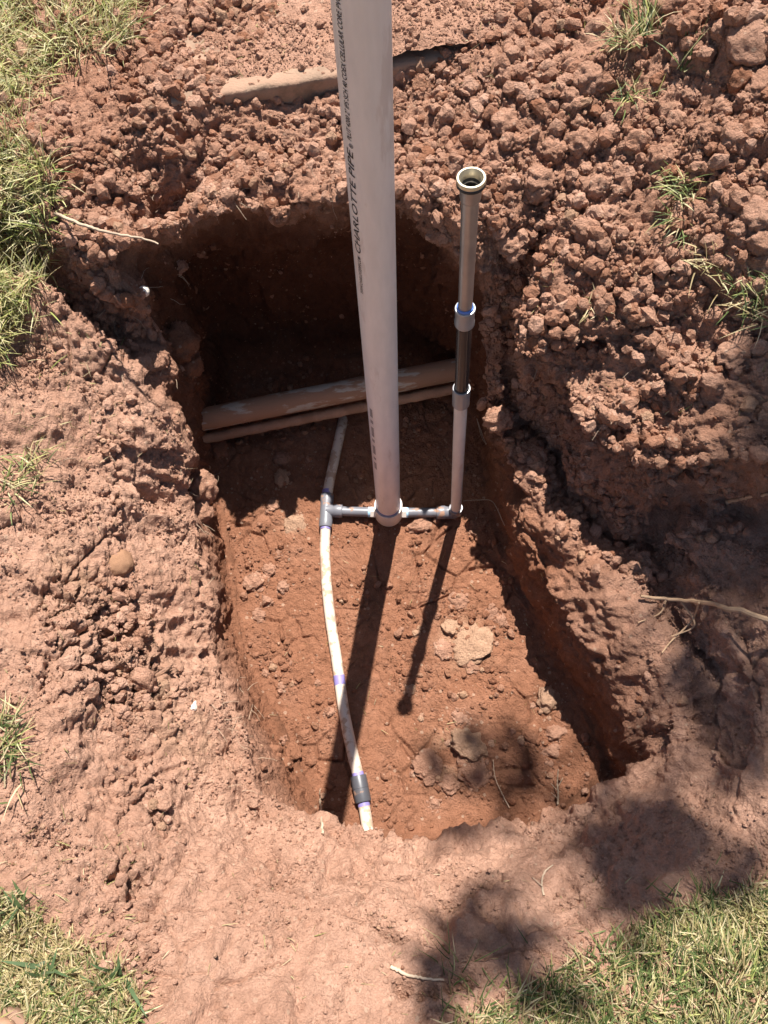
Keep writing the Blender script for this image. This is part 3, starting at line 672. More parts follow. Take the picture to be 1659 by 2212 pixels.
# countable but look-alike clods
def field(n, poly, rmin, rmax, label, group, mks, seed):
    rr = random.Random(seed); k = 0; us = [p[0] for p in poly]; vv = [p[1] for p in poly]
    while k < n:
        u = rr.uniform(min(us), max(us)); v = rr.uniform(min(vv), max(vv))
        ins = False; j = len(poly) - 1
        for i in range(len(poly)):
            if (poly[i][1] > v) != (poly[j][1] > v) and u < (poly[j][0] - poly[i][0]) * (v - poly[i][1]) / (poly[j][1] - poly[i][1]) + poly[i][0]: ins = not ins
            j = i
        if not ins: continue
        r = rmin + (rmax - rmin) * rr.random() ** 2.5
        place_rock('dirt_clod', rr.choice(CR + ST), rr.choice(mks), u, v, r, label, 'clod', (1, .8 + .4 * rr.random(), .6 + .4 * rr.random()), group, 0.42, k); k += 1
field(80, [(1060,140),(1659,180),(1659,900),(1450,900),(1200,700),(1040,420)], 9, 34, 'reddish clod among many alike on the crumbly right slope', 'clods on the right slope', ['clod_dry','clod_dry','clod_mid'], 1)
field(30, [(300,230),(730,220),(730,430),(420,440)], 7, 16, 'reddish clod among many alike on the slope below the concrete edge', 'clods on the back slope', ['clod_mid','clod_dry'], 2)
field(14, [(520,1180),(690,1180),(740,1650),(600,1680)], 6, 13, 'small red clod among many alike on the floor left of the water line', 'clods on the left floor', ['clod_red','clod_mid'], 3)
field(14, [(860,1350),(1100,1450),(1200,1650),(900,1600)], 6, 12, 'small clod among many alike on the floor right of the shadows', 'clods on the right floor', ['clod_red','clod_mid','clod_pale'], 4)
field(24, [(290,0),(700,0),(520,150),(320,180)], 7, 15, 'small tan clod among many alike behind the concrete edge', 'clods behind the concrete', ['clod_dry'], 5)
field(24, [(130,150),(330,160),(360,420),(200,480)], 7, 16, 'brown clod among many alike on the slope beside the upper lawn', 'clods by the upper lawn', ['clod_mid','clod_dry'], 6)

# every clod sits in a skirt of its own crumbs
if SKIRT:
    sp0 = np.array([q[0] for q in SKIRT]); ss0 = np.array([q[1] for q in SKIRT]); zs0 = np.array([q[2] for q in SKIRT], np.float32)
    pos = np.concatenate([pos, sp0]); sz = np.concatenate([sz, ss0]); zc_ = np.concatenate([zc_, zs0]); nA = len(pos)
scatter('dirt_crumbs', pos, RNG.random((nA, 3)) * 6.28, sz[:, None] * (0.7 + 0.6 * RNG.random((nA, 3))), RNG.integers(0, 6, nA), zc_, M['crumbs'],
        label='loose reddish dirt crumbs strewn over the slopes and floor of the hole')

# ------------------------------------------------------------------ pipes
# standpipe
B0 = Vector(at(840, 1115, 0.0)); B0.z = 0.0
R2 = 0.03015; ZB = 0.03; ZTOP = 1.60
stand = empty('standpipe', B0); tag(stand, 'tall white plastic standpipe with black lettering rising from the hole', 'pipe')
mb = MB(); mb.lathe([(R2 - .004, ZTOP - .3), (R2 - .004, ZTOP), (R2, ZTOP), (R2, 1.2), (R2, .8), (R2, .4), (R2, ZB + .01), (0.001, ZB + .01)], (B0.x, B0.y, 0), (0, 0, 1), 64)
mb.build('pipe', M['pvc'], stand)
mb = MB(); mb.lathe([(R2 + .0003, .074), (R2 + .0052, .076), (R2 + .0062, .074), (R2 + .0062, .02), (R2 + .003, .008), (.022, -.008), (.001, -.012)], (B0.x, B0.y, 0), (0, 0, 1), 64)
sk = mb.build('socket_fitting', M['fitting'], stand)
mb = MB(); mb.lathe([(R2 + .0002, .0745), (R2 + .0010, .0775), (R2 + .0002, .079)], (B0.x, B0.y, 0), (0, 0, 1), 64); mb.build('primer_ring', M['purple'], sk)
def z_of_v(v):
    lo, hi = 0.0, 1.7
    for _ in range(50):
        mid = (lo + hi) / 2
        if pxl((B0.x, B0.y - R2 * 0.6, mid))[1] > v: lo = mid
        else: hi = mid
    return lo
def pipe_text(txt, v0, v1, phi_base, h, mat, shear=0.22, name='lettering', off=0.006):
    """text running up the pipe from image row v0 to v1; phi_base is the angle of its baseline, letters h metres tall"""
    cu = bpy.data.curves.new('t', 'FONT'); cu.body = txt; cu.size = 1.0; cu.shear = shear; cu.offset = off; cu.resolution_u = 3
    to = bpy.data.objects.new('t', cu); COL.objects.link(to)
    dg = bpy.context.evaluated_depsgraph_get(); me = bpy.data.meshes.new_from_object(to.evaluated_get(dg))
    bpy.data.objects.remove(to); bpy.data.curves.remove(cu)
    bm = bmesh.new(); bm.from_mesh(me); bmesh.ops.triangulate(bm, faces=bm.faces)
    xs_ = [q.co.x for q in bm.verts]; ys_ = [q.co.y for q in bm.verts]; x0, x1 = min(xs_), max(xs_); H = 0.70
    for k in range(1, 6):
        bmesh.ops.bisect_plane(bm, geom=bm.verts[:] + bm.edges[:] + bm.faces[:], plane_co=(0, H * k / 6, 0), plane_no=(0, 1, 0))
    z0, z1 = z_of_v(v0), z_of_v(v1); rr = R2 + 0.0005
    for q in bm.verts:
        z = z0 + (q.co.x - x0) / (x1 - x0) * (z1 - z0); ph = math.radians(phi_base) - q.co.y / H * h / R2
        q.co = (B0.x + rr * math.sin(ph), B0.y - rr * math.cos(ph), z)
    bm.to_mesh(me); bm.free(); me.name = name; me.materials.append(mat)
    o = bpy.data.objects.new(name, me); COL.objects.link(o); o.parent = stand; o.matrix_parent_inverse = Matrix.Translation(-B0)
    return o
pipe_text('WWW.CHARLOTTEPIPE.COM', 628, 549, -42, .0058, M['ink'])
pipe_text('CHARLOTTE PIPE', 541, 316, -40, .0100, M['ink'])
pipe_text('\u00ae', 312, 303, -38, .006, M['ink'], 0)
pipe_text('PLUT 4200 2" IPS SCH 40 COEX CELLULAR CORE PVC', 296, -18, -41, .0068, M['ink'])
mb = MB()
for (va, vb) in ((1010, 996), (990, 985), (978, 960), (952, 946), (940, 920), (912, 905), (898, 880)):
    za, zb = z_of_v(va), z_of_v(vb); rr = R2 + .0005; V = []
    for k in range(5):
        ph = math.radians(-58 + 3.5 * k); V += [(B0.x + rr * math.sin(ph), B0.y - rr * math.cos(ph), z) for z in (za, zb)]
    mb.add(V, [(2 * k, 2 * k + 2, 2 * k + 3, 2 * k + 1) for k in range(4)])
mb.build('faded_print', M['fadeink'], stand)

# the buried white water line with its grey tee
def fl(u, v, z):  return Vector(at(u, v, z))
TEE = fl(704, 1103, .024); NIPL = Vector((B0.x, B0.y, .024))
line = empty('water_line', (TEE.x, TEE.y, 0)); tag(line, 'muddy white water line with grey tee lying on the hole floor', 'pipe')
def curve(ptsv, n=40):
    Pc = [Vector(q) for q in ptsv]; Pc = [Pc[0] * 2 - Pc[1]] + Pc + [Pc[-1] * 2 - Pc[-2]]; o = []
    for i in range(1, len(Pc) - 2):
        m_ = max(2, n // (len(Pc) - 3))
        for k in range(m_):
            t = k / m_; p0, p1, p2, p3 = Pc[i - 1:i + 3]
            o.append(0.5 * (2 * p1 + (p2 - p0) * t + (2 * p0 - 5 * p1 + 4 * p2 - p3) * t * t + (3 * p1 - p0 - 3 * p2 + p3) * t ** 3))
    o.append(Pc[-2]); return o
R34 = 0.01335
near = curve([fl(704, 1120, .022), fl(702, 1180, .020), fl(705, 1255, .018), fl(714, 1340, .017), fl(728, 1430, .017), fl(742, 1530, .017), fl(760, 1620, .017), fl(777, 1690, .018), fl(792, 1775, .02), fl(800, 1830, .02)], 90)
far_ = curve([fl(704, 1090, .022), fl(712, 1040, .022), fl(722, 995, .02), fl(733, 945, .012), fl(742, 905, -.01)], 40)
mb = MB(); mb.tube(near, R34, 20); mb.build('near_pipe', M['pvc_line'], line)
mb = MB(); mb.tube(far_, R34, 20); mb.build('far_pipe', M['pvc_line'], line)
def pick_path(path, va, vb): return [p for p in path if va <= pxl(p)[1] <= vb]
mb = MB(); mb.tube(pick_path(near, 1452, 1482), R34 + .0004, 20, False); mb.build('primer_band', M['purple'], line)
mb = MB(); mb.tube(pick_path(near, 1666, 1744), R34 + .0004, 20, False); mb.build('primer_band', M['purple'], line)
cp = pick_path(near, 1675, 1737); m1 = (cp[0] + cp[-1]) / 2; ax = (cp[-1] - cp[0]); lc = ax.length
mb = MB(); mb.lathe([(R34, 0), (.0178, .0005), (.0186, .003), (.0186, lc * .48), (.0180, lc * .49), (.0180, lc * .51), (.0186, lc * .52), (.0186, lc - .003), (.0178, lc - .0005), (R34, lc)], cp[0], ax, 28)
mb.build('coupling', M['darkgrey'], line)
dT = (fl(703, 1140, .022) - fl(707, 1068, .022)); tl = dT.length; t0 = fl(707, 1068, .022)
mb = MB(); mb.lathe([(R34, 0), (.0165, .0005), (.0173, .003), (.0173, .022), (.0165, .026), (.0165, tl - .026), (.0173, tl - .022), (.0173, tl - .003), (.0165, tl - .0005), (R34, tl)], t0, dT, 32)
TC = t0 + dT * 0.5; TC.z = .024; brd = (NIPL - TC); brd.z = 0; bl = brd.length; brd.normalize()
mb.lathe([(.0165, 0), (.0165, .020), (.0175, .022), (.0175, .040), (.0165, .0425), (.0134, .0428)], TC, brd, 32)
tee = mb.build('tee_fitting', M['grey'], line)
mb = MB(); mb.tube([t0 - dT.normalized() * .012, t0 + dT.normalized() * .001], R34 + .0005, 20, False); mb.build('primer_band', M['purple'], line)
mb = MB(); mb.tube([t0 + dT + dT.normalized() * .006, t0 + dT - dT.normalized() * .001], R34 + .0005, 20, False); mb.build('primer_band', M['purple'], line)
mb = MB(); mb.tube([TC + brd * .03, TC + brd * (bl - .03)], .0128, 24); mb.build('nipple', M['grey'], line)
def hexnut(base, axis, r, l):
    q = MB(); q.lathe([(.001, 0), (r, 0), (r, l), (.001, l)], base, axis, 6); return q
hexnut(TC + brd * (bl - .047), brd, .0150, .016).build('hex_adapter', M['fitting'], line, smooth=False)
mb = MB(); mb.tube([TC + brd * (bl - .0535), TC + brd * (bl - .0472)], .0136, 24); mb.build('thread_tape', M['tape'], line)

# the riser on the right
E0 = fl(981, 1106, .026); TOP = Vector(at(1018, 383, 1.10)); rb = Vector((E0.x + .004, E0.y, .03)); rax = (TOP - rb); RL = rax.length; rax.normalize()
riser = empty('riser', (rb.x, rb.y, 0)); tag(riser, 'slim riser of white, black and steel pipe right of the standpipe', 'pipe')
nd = (E0 - NIPL); nd.z = 0; nlen = nd.length; nd.normalize()
hexnut(NIPL + nd * .031, nd, .0150, .015).build('hex_adapter', M['fitting'], riser, smooth=False)
mb = MB(); mb.tube([NIPL + nd * .0462, NIPL + nd * .051], .0136, 24); mb.build('thread_tape', M['tape'], riser)
mb = MB(); mb.tube([NIPL + nd * .045, NIPL + nd * (nlen - .02)], .0128, 24); mb.build('nipple', M['grey'], riser)
mb = MB(); q0 = Vector((E0.x, E0.y, .024))
mb.lathe([(.0134, -.046), (.0165, -.0458), (.0175, -.044), (.0175, -.024), (.0165, -.022), (.0165, -.012)], q0, nd, 32)
mb.tube([q0 - nd * .014, q0 - nd * .005, q0 + Vector((0, 0, .0015)), q0 + nd * .002 + Vector((0, 0, .006)), rb + rax * .01], [.0165, .0168, .0168, .0166, .0166], 28)
mb.lathe([(.0165, -.002), (.0176, .0), (.0176, .020), (.0172, .022), (.0136, .0222), (.0136, .016)], rb, rax, 32)
mb.build('elbow', M['grey'], riser)
def h_of_v(v):
    lo, hi = 0.0, RL
    for _ in range(50):
        mid = (lo + hi) / 2
        if pxl(rb + rax * mid)[1] > v: lo = mid
        else: hi = mid
    return lo
hA, hB, hC, hD = h_of_v(872), h_of_v(838), h_of_v(700), h_of_v(665)
mb = MB(); mb.lathe([(.001, .004), (R34, .004), (R34, .2), (R34, hA + .01), (.001, hA + .01)], rb, rax, 32); mb.build('white_pipe', M['pvc_thin'], riser)
mb = MB(); mb.lathe([(R34, hA - .001), (.0165, hA), (.0172, hA + .002), (.0172, hB - .002), (.0168, hB), (R34 + .0012, hB + .0003), (R34, hB - .012)], rb, rax, 36); mb.build('lower_coupling', M['silver'], riser)
mb = MB(); mb.lathe([(.001, hA + .02), (.0134, hA + .02), (.0134, hC + .005), (.001, hC + .005)], rb, rax, 32); mb.build('black_nipple', M['black'], riser)
mb = MB(); mb.lathe([(.0136, hB - .001), (.0148, hB + .0015), (.0136, hB + .003)], rb, rax, 32); mb.build('sealant_ring', M['rubber'], riser)
mb = MB(); mb.lathe([(.0134, hC - .0005), (.0160, hC), (.0170, hC + .002), (.0170, hC + .009), (.0163, hC + .011), (.0163, hD - .008), (.0172, hD - .006), (.0172, hD - .001), (.0166, hD), (.0140, hD + .0002), (.0130, hD - .01)], rb, rax, 36); cpl = mb.build('upper_coupling', M['silver'], riser)
mb = MB(); mb.lathe([(.0128, hD - .001), (.0146, hD + .0008), (.0140, hD + .004), (.0124, hD + .005)], rb, rax, 32); mb.build('thread_tape', M['blue'], cpl)
hE = h_of_v(425)
mb = MB(); mb.lathe([(.001, hC + .012), (.0118, hC + .012), (.0118, hD + .05), (.0121, hD + .15), (.0124, hE), (.001, hE)], rb, rax, 40); mb.build('steel_tube', M['steel'], riser)
hT = RL
mb = MB(); mb.lathe([(.0122, hE - .006), (.0140, hE - .003), (.0148, hE), (.0150, hE + .012), (.0165, hE + .017), (.0188, hT - .008), (.0190, hT - .006), (.0150, hT - .006)], rb, rax, 40); hd = mb.build('valve_head', M['steel'], riser)
mb = MB(); mb.lathe([(.0186, hT - .0125), (.0199, hT - .0110), (.0199, hT - .0085), (.0186, hT - .007)], rb, rax, 40); mb.build('gasket', M['rubber'], hd)
mb = MB(); mb.lathe([(.0185, hT - .0065), (.0201, hT - .0055), (.0202, hT - .002), (.0192, hT), (.0168, hT), (.0146, hT - .006), (.0126, hT - .010), (.0124, hT - .018)], rb, rax, 40); mb.build('brass_rim', M['brass'], hd)
mb = MB(); mb.lathe([(.0125, hT - .012), (.0110, hT - .016), (.0108, hT - .026), (.001, hT - .027)], rb, rax, 40); mb.build('valve_seat', M['rubber'], hd)
mb = MB(); mb.lathe([(.0108, hT - .0165), (.0100, hT - .0150), (.0094, hT - .0165)], rb, rax, 40); mb.build('seat_ring', M['steel'], hd)

# the old pipe across the back of the hole and the thin caked one under it
pa, pb = Vector(at(458, 902, .12)), Vector(at(1000, 795, .13)); d_ = (pb - pa).normalized()
oldp = empty('old_pipe', (pa + pb) / 2); tag(oldp, 'old dirt stained white pipe crossing the shaded back of the hole', 'pipe')
mb = MB(); path = [pa - d_ * .08 + (pb - pa + d_ * .25) * (k / 40) for k in range(41)]; mb.tube(path, .0300, 36); mb.build('pipe_body', M['pvc_old'], oldp)
pa2, pb2 = Vector(at(470, 942, .06)), Vector(at(1000, 836, .075)); d2 = (pb2 - pa2).normalized()
mb = MB(); path = [pa2 - d2 * .07 + (pb2 - pa2 + d2 * .22) * (k / 60) + Vector((0, 0, .0008 * math.sin(k * .9))) for k in range(61)]
mb.tube(path, [.0140 + .0007 * math.sin(k * 1.7) + .0005 * math.sin(k * 3.1) for k in range(61)], 20)
thin = mb.build('caked_pipe', M['caked']); tag(thin, 'thin pipe caked in red mud running just below the old pipe', 'pipe')

# ------------------------------------------------------------------ sticks and roots
def stick(name, ptsuv, rad, mk, label, lift=0.006, tips=(), cat='stick'):
    base, _ = hit(ptsuv[0][0], ptsuv[0][1]); e = []
    for q in ptsuv:
        if len(q) > 3: e.append(Vector(at(q[0], q[1], q[3]))); continue
        p, n = hit(q[0], q[1]); lf = q[2] if len(q) > 2 else lift
        e.append(p + (Vector(CAMP) - p).normalized() * lf)
    path = curve(e, 30); rr = random.Random(int(ptsuv[0][0])); n = len(path)
    path = [p + Vector((rr.uniform(-1, 1), rr.uniform(-1, 1), rr.uniform(-1, 1))) * rad * .35 for p in path]
    if tips:
        root = empty(name, base); tag(root, label, cat)
        mb = MB(); mb.tube(path, [rad * (1 - .55 * k / n) for k in range(n)], 8); mb.build('stem', M[mk], root)
        for tp in tips:
            e2 = []
            for q in tp: p, nn_ = hit(q[0], q[1]); e2.append(p + (Vector(CAMP) - p).normalized() * (q[2] if len(q) > 2 else lift))
            pt = curve(e2, 16); mb = MB(); mb.tube(pt, [rad * .28 * (1 - .6 * k / len(pt)) + .0004 for k in range(len(pt))], 6); mb.build('rootlet', M[mk], root)
        return root
    mb = MB(); mb.tube(path, [rad * (1 - .55 * k / n) for k in range(n)], 8); o = mb.build(name, M[mk]); tag(o, label, cat); return o
stick('root_stick', [(1740,1372,.06),(1659,1338,.06),(1560,1310,.06),(1470,1296,.045),(1385,1288,.02)], .0068, 'bark', 'long tan root poking in from the right edge over the bank', .02,
      [[(1440,1293,.036),(1425,1325,.015),(1378,1345,.01)], [(1510,1302,.05),(1495,1340,.02),(1450,1385,.01),(1430,1410,.01)], [(1470,1297,.045),(1500,1350,.02),(1450,1375,.01)]], 'root')
stick('dead_stick', [(120,462,0,.74),(180,486,0,.775),(215,497,0,.785),(262,508,0,.785),(305,515,0,.78),(342,526,0,.775)], .0034, 'straw', 'pale curved stick lying on the upper left bank', .010)
stick('upright_twig', [(697,1800,.004),(695,1770,.015),(692,1735,.03),(690,1708,.045)], .0030, 'straw', 'short pale twig standing at the near lip of the hole', .01)
stick('branched_twig', [(1205,1738,.004),(1206,1715,.02),(1204,1690,.03),(1206,1662,.045)], .0024, 'straw', 'small branching grey twig at the near right lip', .01,
      [[(1206,1710,.02),(1190,1692,.03)], [(1205,1700,.025),(1216,1680,.035)], [(1205,1725,.012),(1190,1712,.02)]])
stick('thin_stem', [(1100,1745,.004),(1085,1715,.01),(1070,1680,.01),(1065,1640,.008)], .0014, 'straw', 'thin bent stem hanging over the near floor edge', .006)
stick('flat_straw', [(845,2088),(880,2105),(930,2115),(1000,2120)], .0030, 'straw', 'flat dry straw lying on the shaded near bank', .004)
stick('tan_stick', [(1570,1085),(1610,1075),(1659,1068),(1720,1060)], .0045, 'bark', 'short tan stick at the right edge above the long root', .008)
stick('grey_twig', [(1175,1935),(1170,1905,.008),(1180,1880,.008),(1195,1868,.006)], .0022, 'straw', 'forked grey twig on the sunny near bank', .005, [[(1172,1915,.008),(1150,1895,.006)]])
stick('fine_root', [(1090,1135,.01),(1065,1085,.03),(1035,1080,.03),(1000,1082,.03)], .0012, 'straw', 'hair thin root reaching from the right wall toward the riser', .02)
stick('curled_root', [(1050,960,.02),(1037,925,.03),(1030,905,.03),(1046,955,.02),(1075,950,.006)], .0011, 'straw', 'curled thin root on the tip of the right spur', .01)
rr = random.Random(11); mb = MB()
for _ in range(110):                                     # hair roots along the cut edges
    t = rr.choice([(rr.uniform(150, 400), rr.uniform(560, 1000)), (rr.uniform(380, 480), rr.uniform(1000, 1300)), (rr.uniform(280, 760), rr.uniform(380, 460)), (rr.uniform(1080, 1420), rr.uniform(780, 1100)), (rr.uniform(450, 560), rr.uniform(1400, 1750))])
    p, n = hit(*t); d = (n + Vector((rr.uniform(-1, 1), rr.uniform(-1, 1), rr.uniform(-1.2, .3)))).normalized(); e = [p - d * .004]
    for k in range(6): d = (d + Vector((rr.uniform(-1, 1), rr.uniform(-1, 1), rr.uniform(-1, .6))) * .35).normalized(); e.append(e[-1] + d * rr.uniform(.004, .010))
    mb.tube(e, [.0006 * (1 - .1 * k) for k in range(7)], 4, False)
o = mb.build('hair_roots', M['straw']); tag(o, 'fine pale hair roots along the cut edges of the hole', 'roots', None, 'stuff')

# ------------------------------------------------------------------ grass
GREEN = [(.10, .145, .045), (.13, .18, .06), (.075, .11, .04), (.18, .22, .08)]
LIME = [(.42, .42, .16), (.52, .50, .25), (.32, .36, .11), (.56, .52, .31)]
DRYG = [(.52, .43, .23), (.60, .50, .31), (.42, .33, .17), (.34, .30, .13)]
def blades(specs):
    """specs: (root, direction, length, width, bend dir, bend, colour) -> V, F, colour arrays"""
    nseg = 4; n_ = len(specs); V = np.zeros((n_, (nseg + 1) * 2, 3), np.float32); C = np.ones((n_, (nseg + 1) * 2, 4), np.float32)
    p = np.array([q[0][:] for q in specs], float); d = np.array([q[1][:] for q in specs], float); bd = np.array([q[4][:] for q in specs], float)
    l = np.array([q[2] for q in specs])[:, None]; w = np.array([q[3] for q in specs])[:, None]; be = np.array([q[5] for q in specs])[:, None]; c = np.array([q[6] for q in specs])
    d /= np.linalg.norm(d, axis=1)[:, None]; sd_ = np.cross(d, bd); q_ = np.linalg.norm(sd_, axis=1)[:, None]; sd_ = np.where(q_ > 1e-6, sd_ / np.maximum(q_, 1e-9), np.array([[1., 0, 0]]))
    for k in range(nseg + 1):
        wk = w * (1.0, .95, .8, .5, .06)[k] * .5; V[:, 2 * k] = p - sd_ * wk; V[:, 2 * k + 1] = p + sd_ * wk
        C[:, 2 * k, :3] = C[:, 2 * k + 1, :3] = c * (0.8 + 0.35 * k / nseg)
        d = d + bd * be / nseg; d /= np.linalg.norm(d, axis=1)[:, None]; p = p + d * l / nseg
    base = (np.arange(len(specs)) * (nseg + 1) * 2)[:, None, None]
    q = np.array([[2 * k, 2 * k + 1, 2 * k + 3, 2 * k + 2] for k in range(nseg)])[None]
    return V.reshape(-1, 3), (base + q).reshape(-1, 4), C.reshape(-1, 4)
def grass_obj(name, specs, label, cat, kind=None, group=None, parent=None, mat='blade'):
    V, F_, C = blades(specs); o = mesh_np(name, V, F_, M[mat], parent)
    a_ = o.data.attributes.new('tint', 'FLOAT_COLOR', 'POINT'); a_.data.foreach_set('color', C.ravel())
    tag(o, label, cat, group, kind); return o
def inpoly(poly, u, v):
    ins = False; j = len(poly) - 1
    for i in range(len(poly)):
        if (poly[i][1] > v) != (poly[j][1] > v) and u < (poly[j][0] - poly[i][0]) * (v - poly[i][1]) / (poly[j][1] - poly[i][1]) + poly[i][0]: ins = not ins
        j = i
    return ins
def lawn_specs(poly, n, pal, lmin, lmax, lean=(0, 0), flat=0.5, seed=0, wmul=1.0, soft=14, bendk=1.0, root=.004):
    rr = random.Random(seed); o = []; us = [p[0] for p in poly]; vv = [p[1] for p in poly]; clump = [(rr.uniform(min(us), max(us)), rr.uniform(min(vv), max(vv)), rr.uniform(-1, 1), rr.uniform(-1, 1)) for _ in range(60)]
    while len(o) < n:
        u = rr.uniform(min(us), max(us)); v = rr.uniform(min(vv), max(vv))
        if not inpoly(poly, u + rr.gauss(0, soft), v + rr.gauss(0, soft)): continue
        p, nn_ = hit(u, v); c = min(clump, key=lambda q: (q[0] - u) ** 2 + (q[1] - v) ** 2)
        d = Vector((rr.gauss(0, flat) + lean[0] + .35 * c[2], rr.gauss(0, flat) + lean[1] + .35 * c[3], 1.0)).normalized()
        bd = Vector((d.x + rr.gauss(0, .4), d.y + rr.gauss(0, .4), -.35)); bd.normalize()
        w_, cols = rr.random(), None; acc = 0
        for wt, cl in pal:
            acc += wt
            if w_ <= acc: cols = cl; break
        cc = rr.choice(cols or pal[-1][1]); k = rr.uniform(.8, 1.2)
        o.append((p - Vector((0, 0, root)), d, rr.uniform(lmin, lmax), rr.uniform(.0018, .0036) * wmul, bd, rr.uniform(.2, 1.3) * bendk, (cc[0] * k, cc[1] * k, cc[2] * k)))
    return o
UL = [(-260,-260),(270,-260),(275,10),(300,80),(255,100),(190,112),(130,140),(70,190),(50,250),(62,300),(110,345),(118,400),(100,470),(104,560),(60,640),(35,700),(0,745),(-260,900)]
grass_obj('lawn_grass', lawn_specs(UL, 13000, [(.52, LIME), (.04, GREEN), (.44, DRYG)], .035, .085, (.08, -.15), .6, 1)
          + lawn_specs([(-200,330),(115,350),(112,480),(100,600),(40,690),(0,740),(-200,850)], 700, [(.12, GREEN), (.5, LIME), (.38, DRYG)], .03, .07, (.2, -.1), .7, 17, .9, 50)
          + lawn_specs([(-200,330),(115,350),(112,480),(100,600),(40,690),(0,740),(-200,850)], 1800, [(.12, GREEN), (.88, LIME)], .04, .09, (.25, -.15), .35, 2),
          'sunlit yellow green lawn along the upper left edge', 'grass', 'stuff')
LL = [(-260,1915),(20,1925),(70,1985),(190,2050),(290,2100),(312,2150),(305,2240),(260,2420),(-260,2420)]
grass_obj('dry_lawn_grass', lawn_specs(LL, 900, [(.2, GREEN), (.8, DRYG)], .012, .035, (.1, .1), 1.0, 16, .8, 60, .4, -.001)
          + lawn_specs(LL, 12000, [(.86, DRYG), (.14, GREEN)], .014, .034, (0, 0), 1.1, 3, .85, 14, .3, -.001)
          + lawn_specs([(-260,2080),(200,2120),(300,2140),(300,2420),(-260,2420)], 1000, [(.7, GREEN), (.3, LIME)], .03, .055, (.1, .1), .8, 4, 1.1),
          'dry straw coloured lawn in the lower left corner by the shoe', 'grass', 'stuff')
LR = [(880,2420),(960,2215),(1075,2165),(1170,2125),(1286,2075),(1350,2030),(1420,1985),(1540,1950),(1680,1915),(1960,1870),(1960,2420)]
grass_obj('shaded_lawn_grass', lawn_specs(LR, 700, [(.5, GREEN), (.1, LIME), (.4, DRYG)], .03, .065, (.18, .3), .6, 15, .9, 75)
          + lawn_specs(LR, 9500, [(.46, GREEN), (.10, LIME), (.44, DRYG)], .022, .055, (.18, .3), .42, 5, 1.0, 16)
          + lawn_specs([(1380,2020),(1659,1925),(1760,1900),(1760,2040),(1450,2060)], 2000, [(.85, DRYG), (.15, LIME)], .015, .04, (0, .1), .9, 6),
          'green and straw lawn in the lower right corner', 'grass', 'stuff')
wl = area * sstep(6.1, 6.5, SV) * (1 - sstep(7.9, 8.15, SV)) * ((TV < 6.6) | (TV > 19.8)); wl = wl / wl.sum(); pk = RNG.choice(len(P), 16000, p=wl); rr = random.Random(44); sp = []
for k in pk:
    c = rr.choice(rr.choice([LIME, DRYG, GREEN])); d = Vector((rr.gauss(0, .5), rr.gauss(0, .5), 1)).normalized()
    sp.append((Vector(P[k] + gr_[k] * (rr.random() - .5) + gt_[k] * (rr.random() - .5)) - Vector((0, 0, .004)), d, rr.uniform(.04, .085), rr.uniform(.004, .008), Vector((d.x, d.y, -.35)).normalized(), rr.uniform(.2, 1.2), c))
grass_obj('outer_lawn_grass', sp, 'lawn running on around the digging outside the picture', 'grass', 'stuff')
def tuft(u, v, n, l0, l1, lean, pal, label, spread=.012, group=None, wide=1.0, flat=.35):
    p, nn_ = hit(u, v); rr = random.Random(int(u * 7 + v)); sp = []
    for _ in range(n):
        r0 = p + Vector((rr.gauss(0, spread), rr.gauss(0, spread), -.003)); d = Vector((rr.gauss(0, flat) + lean[0], rr.gauss(0, flat) + lean[1], 1)).normalized()
        q = rr.choice(rr.choices([c for w_, c in pal], [w_ for w_, c in pal])[0]); k = rr.uniform(.8, 1.2)
        bd = Vector((d.x + rr.gauss(0, .3), d.y + rr.gauss(0, .3), -.5)).normalized()
        sp.append((r0, d, rr.uniform(l0, l1), rr.uniform(.0018, .0032) * wide, bd, rr.uniform(.2, 1.4), tuple(x * k for x in q)))
    return grass_obj('grass_tuft', sp, label, 'grass', None, group)
MIXG = [(.5, GREEN), (.3, LIME), (.2, DRYG)]
tuft(1405, 70, 55, .05, .11, (-.05, .5), MIXG, 'tall green grass tuft at the top left of the big brown clod', .014)
tuft(1478, 140, 60, .05, .10, (.55, .25), [(.8, GREEN), (.2, LIME)], 'leaning dark green grass tuft on the right spoil heap', .008)
tuft(1370, 205, 60, .03, .07, (-.2, -.1), MIXG, 'spreading grass tuft below the leaning dark green one', .022, None, 1, .8)
tuft(1350, 80, 60, .03, .07, (-.5, -.2), [(.3, GREEN), (.7, DRYG)], 'thin half dry grass tuft at the top beside the concrete end', .016, None, 1, .7)
tuft(1490, 400, 75, .03, .075, (-.35, .1), MIXG, 'pale bushy grass tuft in the middle of the right slope', .022, None, 1, .7)
tuft(1478, 470, 50, .03, .07, (-.3, -.5), [(.4, GREEN), (.6, DRYG)], 'sparse drooping grass right below the pale bushy tuft', .02, None, 1, .8)
tuft(1630, 605, 90, .03, .07, (-.3, .2), [(.6, GREEN), (.4, LIME)], 'green grass tuft at the right edge halfway up', .025, None, 1, .8)
tuft(1640, 650, 80, .04, .09, (-.5, -.2), [(.4, GREEN), (.6, DRYG)], 'half dry grass tuft under the green one at the right edge', .025, None, 1, .8)
tuft(1540, 565, 40, .03, .07, (-.3, 0), DRYG and [(1, DRYG)], 'dry straw wisp left of the green tuft at the right edge', .02, None, 1, .9)
tuft(1275, 665, 24, .02, .05, (-.3, 0), [(.7, DRYG), (.3, LIME)], 'small pale wisp alone on the right slope', .012, None, 1, 1.0)
tuft(25, 1040, 80, .03, .07, (.2, .2), MIXG, 'grass tuft at the left edge of the bank', .025, None, 1, .7)
tuft(60, 990, 40, .03, .06, (.3, .1), [(.3, GREEN), (.7, DRYG)], 'dry wisp above the grass tuft at the left edge', .02, None, 1, .8)
